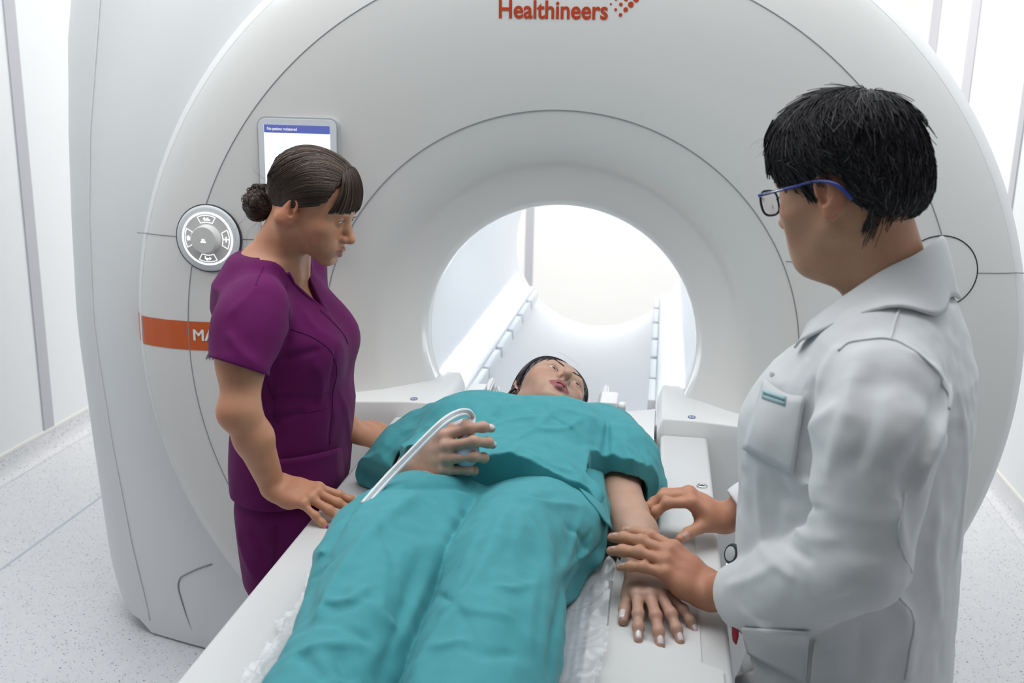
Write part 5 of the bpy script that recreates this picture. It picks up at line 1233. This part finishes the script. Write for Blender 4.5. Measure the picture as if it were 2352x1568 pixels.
for x, y in ((1855, 745), (1772, 858)):
    c = hit(SCb, x, y, off=.002); bm = bmesh.new(); bmesh.ops.create_uvsphere(bm, u_segments=14, v_segments=8, radius=.0055); n_ = nrm(c - (np.array([.33, 1.53, c[2]])))
    Rb = frame(n_, (0, 0, 1)); bm.transform(Matrix.Translation(c) @ Matrix([list(r) + [0] for r in Rb @ np.diag([1, .4, 1])] + [[0, 0, 0, 1]])); bmobj('button', bm, M_white, coat)
# legs and shoes under the coat
M_trs = mat('white_trousers', (.72, .73, .75), .8)
for s in (-1, 1):
    b = np.array([.36, 1.53, 0]) + UA * s * .09; S_ = Sdf(); S_.chain([b + np.array([0, 0, .55]), b + np.array([0, 0, .05])], [.085, .065]); S_.half((0, 0, .04), (0, 0, -1)); v, f = S_.mesh(.008); fast_obj('trouser_leg', v, f, M_trs, doc)
    S_ = Sdf(); S_.rc(b + np.array([0, 0, .038]) - VA * .04, b + VA * .13 + np.array([0, 0, .03]), .045, .036, k=.02); S_.half((0, 0, .004), (0, 0, -1)); v, f = S_.mesh(.006); fast_obj('shoe', v, f, M_white, doc)
# hair: short, full, tousled on top
SH = Sdf(); SH.ell(HD.w(0, -.014, .053), np.array([.0850, .098, .089]) * HD.s, HD.R); SH.ell(HD.w(0, .030, .066), np.array([.0755, .068, .070]) * HD.s, HD.R, k=.04); SH.ell(HD.w(0, -.070, .005), np.array([.062, .045, .055]) * HD.s, HD.R, k=.03)
rawHD = Sdf(); rawHD.p = list(SH.p)
def postHD(p, d):
    L = HD.l(p); y, z = L[:, 1], L[:, 2]; ax = np.abs(L[:, 0]); y_ = y
    front = (y - (.088 - .10 * np.maximum(.080 - z, 0) - 1.05 * np.maximum(.052 - z, 0))) * .75
    low = np.where(y > -.005, .012 - z + .15 * (y), np.where(y > -.034, .030 + (y + .005) * .2 - z, -.030 - .42 * (-.034 - y) * 0.75 - z)) * .8
    d = np.maximum(np.maximum(d, front), low)
    return d + .0020 * vnoise(L * np.array([1, .5, 1]), 55, 41) + .0012 * vnoise(L, 130, 42)
SH.post = postHD; Vh, Fh = SH.mesh(.0024); hairD = fast_obj('hair', Vh, Fh, M_hairD, doc, np.array([.014, .013, .017])[None] * (1 + .6 * vnoise(HD.l(Vh) * np.array([1, .4, 1]), 80, 8)[:, None]))
def toneD():
    k = RNG.random(); return np.array([.016, .015, .019]) * (.5 + RNG.random()) if k < .82 else np.array([.085, .08, .08]) * (.6 + .6 * RNG.random())
Q = []; LIFT = []
for i in range(5200):
    th_ = RNG.uniform(0, 2 * PI); zc = RNG.uniform(-1.0, 1.0); rr_ = math.sqrt(1 - min(abs(zc), .999) ** 2)
    A = np.array([.085 * rr_ * math.cos(th_), -.014 + .098 * rr_ * math.sin(th_), .053 + .089 * zc])
    fr = .088 - .10 * max(.080 - A[2], 0) - 1.05 * max(.052 - A[2], 0)
    if A[1] > fr or (A[1] > -.034 and A[2] < .034) or A[2] < -.045: continue
    cr = np.array([.012, -.045, .145]); out = A - cr; out /= np.linalg.norm(out) + 1e-6
    side = abs(A[0]) / .086
    d0 = nrm(out * (1 - .45 * side) + np.array([0, -.85, -.15]) * side * (A[1] > -.06) + np.array([0, .55, .1]) * (A[1] > .03) * (1 - side) + RNG.normal(size=3) * .28)
    ln = (.030 + .035 * RNG.random()) * (1.15 if A[2] > .10 else .8)
    n_ = 9; q = [A]; 
    for j in range(n_ - 1): d0 = nrm(d0 + RNG.normal(size=3) * .06 + np.array([0, 0, -.07])); q.append(q[-1] + d0 * ln / (n_ - 1))
    Q.append(np.array(q)); LIFT.append((.004 if A[2] < .10 else .012) * RNG.random())
n_ = 9; P0 = HD.w(np.vstack(Q)); offs = (np.array(LIFT)[:, None] * np.linspace(.1, 1, n_)[None] ** 1.3).ravel() + .0008; P0 = onto(rawHD, P0, offs); P = [(P0[i * n_:(i + 1) * n_], 1.0) for i in range(len(Q))]
for i in range(160):                                            # flyaway tufts along the top and fringe
    a = RNG.uniform(.1, 1); A = np.array([RNG.normal() * .03, -.05 + .13 * a, .134 - .05 * a * a * (a > 0)]); d0 = nrm(np.array([RNG.normal() * .3, .6 - .5 * RNG.random(), .35])); q = [A]
    for j in range(9): d0 = nrm(d0 + np.array([0, .10, -.16]) + RNG.normal(size=3) * .05); q.append(q[-1] + d0 * .0045)
    P.append((np.array([HD.w(*v) for v in q]), .22))
for i in range(420):                                            # fringe falling over the brow
    x = RNG.uniform(-.062, .060); r = RNG.random(); A = np.array([x * .8, .075, .125 - .02 * r]); mid = np.array([x, .108 - 6 * x * x, .098 - .012 * r]); E_ = np.array([x * 1.12, .104 - 7.0 * x * x + .008 * r, .058 - .018 * r + .01 * RNG.random()])
    P.append((np.array([HD.w(*v) for v in catmull([A, mid, E_], 5)]), .9))
for i in range(240):                                            # nape
    x = RNG.uniform(-.06, .06); A = np.array([x, -.088 + 8 * x * x, -.03 + .02 * RNG.random()]); E_ = A * np.array([.92, .82, 1]) + np.array([0, .012, -.030 - .022 * RNG.random()])
    P.append((np.array([HD.w(*v) for v in catmull([A, (A + E_) / 2 + np.array([0, -.003, 0]), E_], 4)]), .8))
for i in range(130):                                            # sideburn
    for s in (-1, 1):
        A = np.array([s * (.076 + .002 * RNG.random()), .012 + .022 * RNG.random(), .030]); P.append((np.array([HD.w(*v) for v in catmull([A, A + np.array([-s * .002, -.004, -.014]), A + np.array([-s * .0055, -.010, -.026 - .012 * RNG.random()])], 4)]), .7))
strands(P, .0009, .0005, M_hairD, 'hair_strands', hairD, toneD)
# glasses
M_gl = mat('blue_frame', (.018, .035, .26), .25, coat=.4); M_glb = mat('dark_rim', (.02, .02, .045), .25); M_lens = mat('lens', (1, 1, 1), .02, trans=1.0)
gls = None
for s in (-1, 1):
    out = []
    for a in np.linspace(0, 2 * PI, 29)[:-1]:
        ca, sa = math.cos(a), math.sin(a); x = .0245 * np.sign(ca) * abs(ca) ** .7; z = .0185 * np.sign(sa) * abs(sa) ** .7; out.append(HD.w(s * .0335 + x, .1115 - .10 * max(abs(s * .0335 + x) - .03, 0) - .25 * (z < 0) * -z * .3, .008 + z))
    v, f = tube_geo(out + [out[0]], .0019, 6, cap=False); g = pobj('glasses_rim', v, f, M_glb, doc)
    lens = pobj('lens', out, [tuple(range(len(out)))], M_lens, g, smooth=False); md = lens.modifiers.new('t', 'SOLIDIFY'); md.thickness = .0012
    tp = catmull([HD.w(s * .0600, .1075, .019), HD.w(s * .0705, .096, .020), HD.w(s * .0790, .040, .021), HD.w(s * .0830, .000, .022), HD.w(s * .0840, -.030, .012), HD.w(s * .0800, -.048, -.012)], 8)
    v, f = tube_geo(tp, [.0028, .0026, .0024, .0022, .0026, .0032, .0022], 8); pobj('temple_arm', v, f, M_gl, doc)
    if s < 0:
        c = [tp[i] + HD.d(-.0027, 0, 0) for i in (9, 14)]; v, f = tube_geo(c, .0009, 5); pobj('silver_inlay', v, f, M_metal, doc)
tube('nose_bridge', catmull([HD.w(-.010, .1125, .012), HD.w(0, .1145, .015), HD.w(.010, .1125, .012)], 6), .0017, M_glb, doc)

# ------------------------------------------------------------------ things on and around the table
# head support behind the patient's head
hcx = -.238
hcoil = tag(empty('head_support', (hcx, 2.25, ZT)), 'white padded head cradle under the head of the person in teal', 'head rest')
def shell(name, ri, ro, y0, y1, e0, e1, m, parent, zc=.975, ny=14, na=30, sq=1.0):
    V = []; F = []
    for i in range(ny):
        t = i / (ny - 1); y = y0 + (y1 - y0) * t; e = math.radians(e0 + (e1 - e0) * t ** .8)
        for k, r in enumerate((ri, ro)):
            A = np.linspace(-PI / 2 - e, -PI / 2 + e, na); A = A if k == 0 else A[::-1]
            for a in A: V.append((hcx + r * sq * math.cos(a), y, zc + r * math.sin(a)))
    n = 2 * na
    for i in range(ny - 1):
        for j in range(n): F.append((i * n + j, i * n + (j + 1) % n, (i + 1) * n + (j + 1) % n, (i + 1) * n + j))
    for b in (0, (ny - 1) * n):
        for j in range(na - 1): F.append((b + j, b + j + 1, b + n - 2 - j, b + n - 1 - j))
    bm = bmesh.new(); me = bpy.data.meshes.new('s'); me.from_pydata(V, [], F); bm.from_mesh(me); bpy.data.meshes.remove(me)
    bmesh.ops.recalc_face_normals(bm, faces=bm.faces); es = [e_ for e_ in bm.edges if len(e_.link_faces) == 2 and e_.calc_face_angle() > 0.8]
    bmesh.ops.bevel(bm, geom=es, offset=.004, segments=3, affect='EDGES'); return bmobj(name, bm, m, parent, angle=40)
shell('cradle_shell', .118, .130, 2.12, 2.30, 84, 101, M_white, hcoil, sq=1.10)
shell('cradle_padding', .108, .1175, 2.135, 2.29, 76, 94, mat('pad_grey', (.55, .56, .58), .7), hcoil, sq=1.10)
box('cradle_base', (hcx - .13, 2.10, .846), (hcx + .13, 2.42, .868), M_white, hcoil, .006)
for s in (-1, 1):
    b_ = box('latch_block', (min(hcx + s * .130, hcx + s * .168), 2.12, .965), (max(hcx + s * .130, hcx + s * .168), 2.20, 1.012), M_white, hcoil, .004)
    p = np.array([hcx + s * .168, 2.15, .995]); v, f = tube_geo([p, p + np.array([s * .006, 0, 0]), p + np.array([s * .018, 0, 0])], [.006, .010, .010], 14); pobj('latch_knob', v, f, M_white, b_)
    box('side_arm', (min(hcx + s * .120, hcx + s * .160), 2.06, .868), (max(hcx + s * .120, hcx + s * .160), 2.34, .965), M_white, hcoil, .006)
# striped cushion and its clear film under the legs
def pad_mat():
    m = mat('grey_blue_cover', (.36, .39, .44), .6); nt = m.node_tree; b = nt.nodes['Principled BSDF']; tc = nt.nodes['Texture Coordinate']
    w = nt.nodes.new('ShaderNodeTexWave'); w.inputs['Scale'].default_value = 28; w.inputs['Distortion'].default_value = .6; w.bands_direction = 'X'; nt.links.new(tc.outputs['Object'], w.inputs['Vector'])
    r = nt.nodes.new('ShaderNodeMix'); r.data_type = 'RGBA'; r.inputs[6].default_value = (.28, .31, .36, 1); r.inputs[7].default_value = (.46, .49, .54, 1); nt.links.new(w.outputs['Fac'], r.inputs[0]); nt.links.new(r.outputs[2], b.inputs['Base Color']); return m
cush = tag(box('leg_cushion', (-.515, .30, .8455), (-.075, 1.62, .864), pad_mat(), None, .008), 'striped grey-blue cushion under the legs of the person in teal', 'cushion')
def film_mat():
    m = mat('clear_film', (.93, .95, .97), .10, .6, alpha=.42, coat=.6); return m
gx, gy = np.linspace(-.562, .012, 150), np.linspace(.62, 1.625, 240); X, Y = np.meshgrid(gx, gy); P = np.stack([X.ravel(), Y.ravel(), 0 * X.ravel()], 1)
edge = np.clip(np.minimum(P[:, 0] + .562, .012 - P[:, 0]) / .05, 0, 1); dist = np.maximum(np.maximum(-.46 - P[:, 0], P[:, 0] + .115), 0)
cr = np.abs(vnoise(P * np.array([1, .5, 1]), 60, 3)) * .022 + np.abs(vnoise(P, 120, 4)) * .014 + np.abs(vnoise(P, 34, 6)) * .012
Z = .8675 + np.where(dist > 0, np.minimum(dist * 9, 1), 0) * cr * (1 + 1.2 * np.exp(-((P[:, 1] - 1.58) / .08) ** 2 - ((P[:, 0] + .03) / .05) ** 2)) + np.where((P[:, 0] > -.09) & (P[:, 1] > 1.45), .016 * np.exp(-((P[:, 0] + .04) / .03) ** 2), 0)
Z = np.where(P[:, 0] < -.519, np.maximum(.852 + (Z - .8675) + np.clip((P[:, 0] + .545) / .025, 0, 1) * .0155, .8515), Z); Z = np.where(P[:, 0] > -.02, np.maximum(Z - .004 * np.clip((P[:, 0] + .02) / .03, 0, 1), .857), Z)
keep = (P[:, 0] < -.040 - .014 * np.abs(vnoise(P * np.array([0, 1, 0]), 26, 12)) + .028 * np.clip((P[:, 1] - 1.53) / .05, 0, 1)) & (P[:, 0] > -.562 + .014 * (1 + vnoise(P * np.array([0, 1, 0]), 22, 8))) & (P[:, 0] < .010 - .018 * (1 + vnoise(P * np.array([0, 1, 0]), 18, 9)) - .35 * np.clip(1.40 - P[:, 1], 0, .12)) & (P[:, 1] < 1.62 - .02 * (1 + vnoise(P * np.array([1, 0, 0]), 30, 10)))
P[:, 2] = Z; n_ = len(gx); idx_ = np.arange(len(P)).reshape(len(gy), n_)
F = np.stack([idx_[:-1, :-1].ravel(), idx_[:-1, 1:].ravel(), idx_[1:, 1:].ravel(), idx_[1:, :-1].ravel()], 1); F = F[keep[F].all(1)]
used = np.unique(F); mp = np.full(len(P), -1); mp[used] = np.arange(len(used))
tag(fast_obj('plastic_cover', P[used], mp[F], film_mat()), 'crumpled clear plastic film showing at both sides of the striped cushion', 'plastic film')
# paper sheets over the right side of the table
M_paper = mat('white_paper', (.72, .72, .71), .75, .2, bump=.06, bscale=200)
def paper(name, x0, x1, y0, y1, z, seed, label, fx=None):
    gx, gy = np.linspace(x0, x1, 50), np.linspace(y0, y1, 90); X, Y = np.meshgrid(gx, gy); P = np.stack([X.ravel(), Y.ravel(), 0 * X.ravel()], 1)
    if fx is not None: P[:, 1] = np.where(P[:, 1] > y1 - .2, P[:, 1] - fx * (P[:, 0] - x0) * (P[:, 1] - (y1 - .2)) / .2, P[:, 1])
    P[:, 2] = z + .0008 * (1 + vnoise(P, 13, seed)); n_ = len(gx); i_ = np.arange(len(P)).reshape(len(gy), n_)
    F = np.stack([i_[:-1, :-1].ravel(), i_[:-1, 1:].ravel(), i_[1:, 1:].ravel(), i_[1:, :-1].ravel()], 1)
    return tag(fast_obj(name, P, F, M_paper), label, 'paper sheet', 'paper sheets on the table')
paper('paper_sheet', -.045, .098, .95, 1.845, .8512, 2, 'white paper sheet under the resting hand of the person in teal', .12)
paper('paper_sheet', -.085, .128, .72, 1.475, .8540, 5, 'white paper sheet nearest the viewer, its edge just past the fingertips', .55)
# squeeze ball with its hose
bulb = tag(empty('squeeze_ball', tuple(aD(1066, 1015, 1.775))), 'grey squeeze ball with a white hose, held on the chest of the person in teal', 'call bulb')
M_bulb = mat('bulb_grey', (.42, .47, .54), .4); M_hose = mat('hose_white', (.78, .79, .80), .3); M_hoseg = mat('hose_grey', (.50, .56, .62), .35)
uR = np.array(upR); uR = nrm(uR - uR.dot(hdir) * hdir); bc = rwr + hdir * .104 - uR * .032; S_ = Sdf(); S_.ell(bc, (.030, .024, .024), frame((.9, .3, .2), (0, -.4, 1)), k=.01); cl = aD(1080, 978, 1.775); S_.rc(bc, cl, .012, .0085, k=.02)
v, f = S_.mesh(.002); bo = fast_obj('ball', v, f, M_bulb, bulb)
v, f = tube_geo([cl - (cl - bc) * .25, cl - (cl - bc) * .12, cl + (cl - bc) * .02], [.0078, .0092, .0086], 20); pobj('collar', v, f, M_bulb, bulb)
hp = catmull([cl, aD(1084, 960, 1.79), aD(1074, 947, 1.775), aD(1052, 949, 1.750), aD(1022, 966, 1.715), aD(985, 1000, 1.695), aD(940, 1046, 1.675), aD(902, 1085, 1.655), aD(868, 1122, 1.630), aD(835, 1160, 1.600)], 8)
sd = np.array([nrm(np.cross(t_, nrm(p_ - CP))) for p_, t_ in zip(hp, np.gradient(hp, axis=0))])
for o_, r_2, m_ in ((-.0038, .0031, M_hose), (.0038, .0031, M_hose), (0, .0024, M_hoseg)): tube('hose', hp + sd * o_, r_2, m_, bulb, 8)
# small things clipped on the doctor's coat
c = hit(SCb, 1684, 1272, off=.004); out = nrm(CP - c); R_ = frame(nrm(out + np.array([-.9, .1, 0])), (0, 0, 1))
reel = tag(empty('badge_reel', tuple(c)), 'small round black clip on the front of the white coat, above the cuff', 'badge clip')
def disc(name, c, R, rads, m, parent, sz=1.0):
    V = []; F = []; n = 28
    for r, h in rads:
        for a in np.linspace(0, 2 * PI, n + 1)[:-1]: V.append(c + R @ np.array([r * math.cos(a), h, r * sz * math.sin(a)]))
    for i in range(len(rads) - 1):
        for j in range(n): F.append((i * n + j, i * n + (j + 1) % n, (i + 1) * n + (j + 1) % n, (i + 1) * n + j))
    F.append(tuple(range((len(rads) - 1) * n, len(rads) * n))); return pobj(name, V, F, m, parent, angle=40)
disc('reel_case', c, R_, [(.014, -.006), (.0145, .004), (.0125, .007), (.0105, .007)], M_dark, reel, 1.15); disc('reel_face', c, R_, [(.0105, .0068), (.0095, .0074), (.001, .0076)], M_grey, reel, 1.15)
tube('reel_strap', [c + R_ @ np.array(v) for v in ((0, .002, -.014), (.002, .004, -.022), (.001, .004, -.030))], .0032, M_metal, reel, 8)
rt = hit(SCb, 1686, 1452, off=.004)
tag(sheet('red_tag', [[rt + np.array([-.004, 0, .016]), rt + np.array([.005, -.006, .012])], [rt + np.array([-.003, -.002, 0]), rt + np.array([.006, -.008, -.002])], [rt + np.array([-.001, -.003, -.012]), rt + np.array([.004, -.007, -.016])]], mat('red_ribbon', (.33, .006, .02), .5), None, .002), 'small red tag hanging below the cuff of the white coat', 'tag')
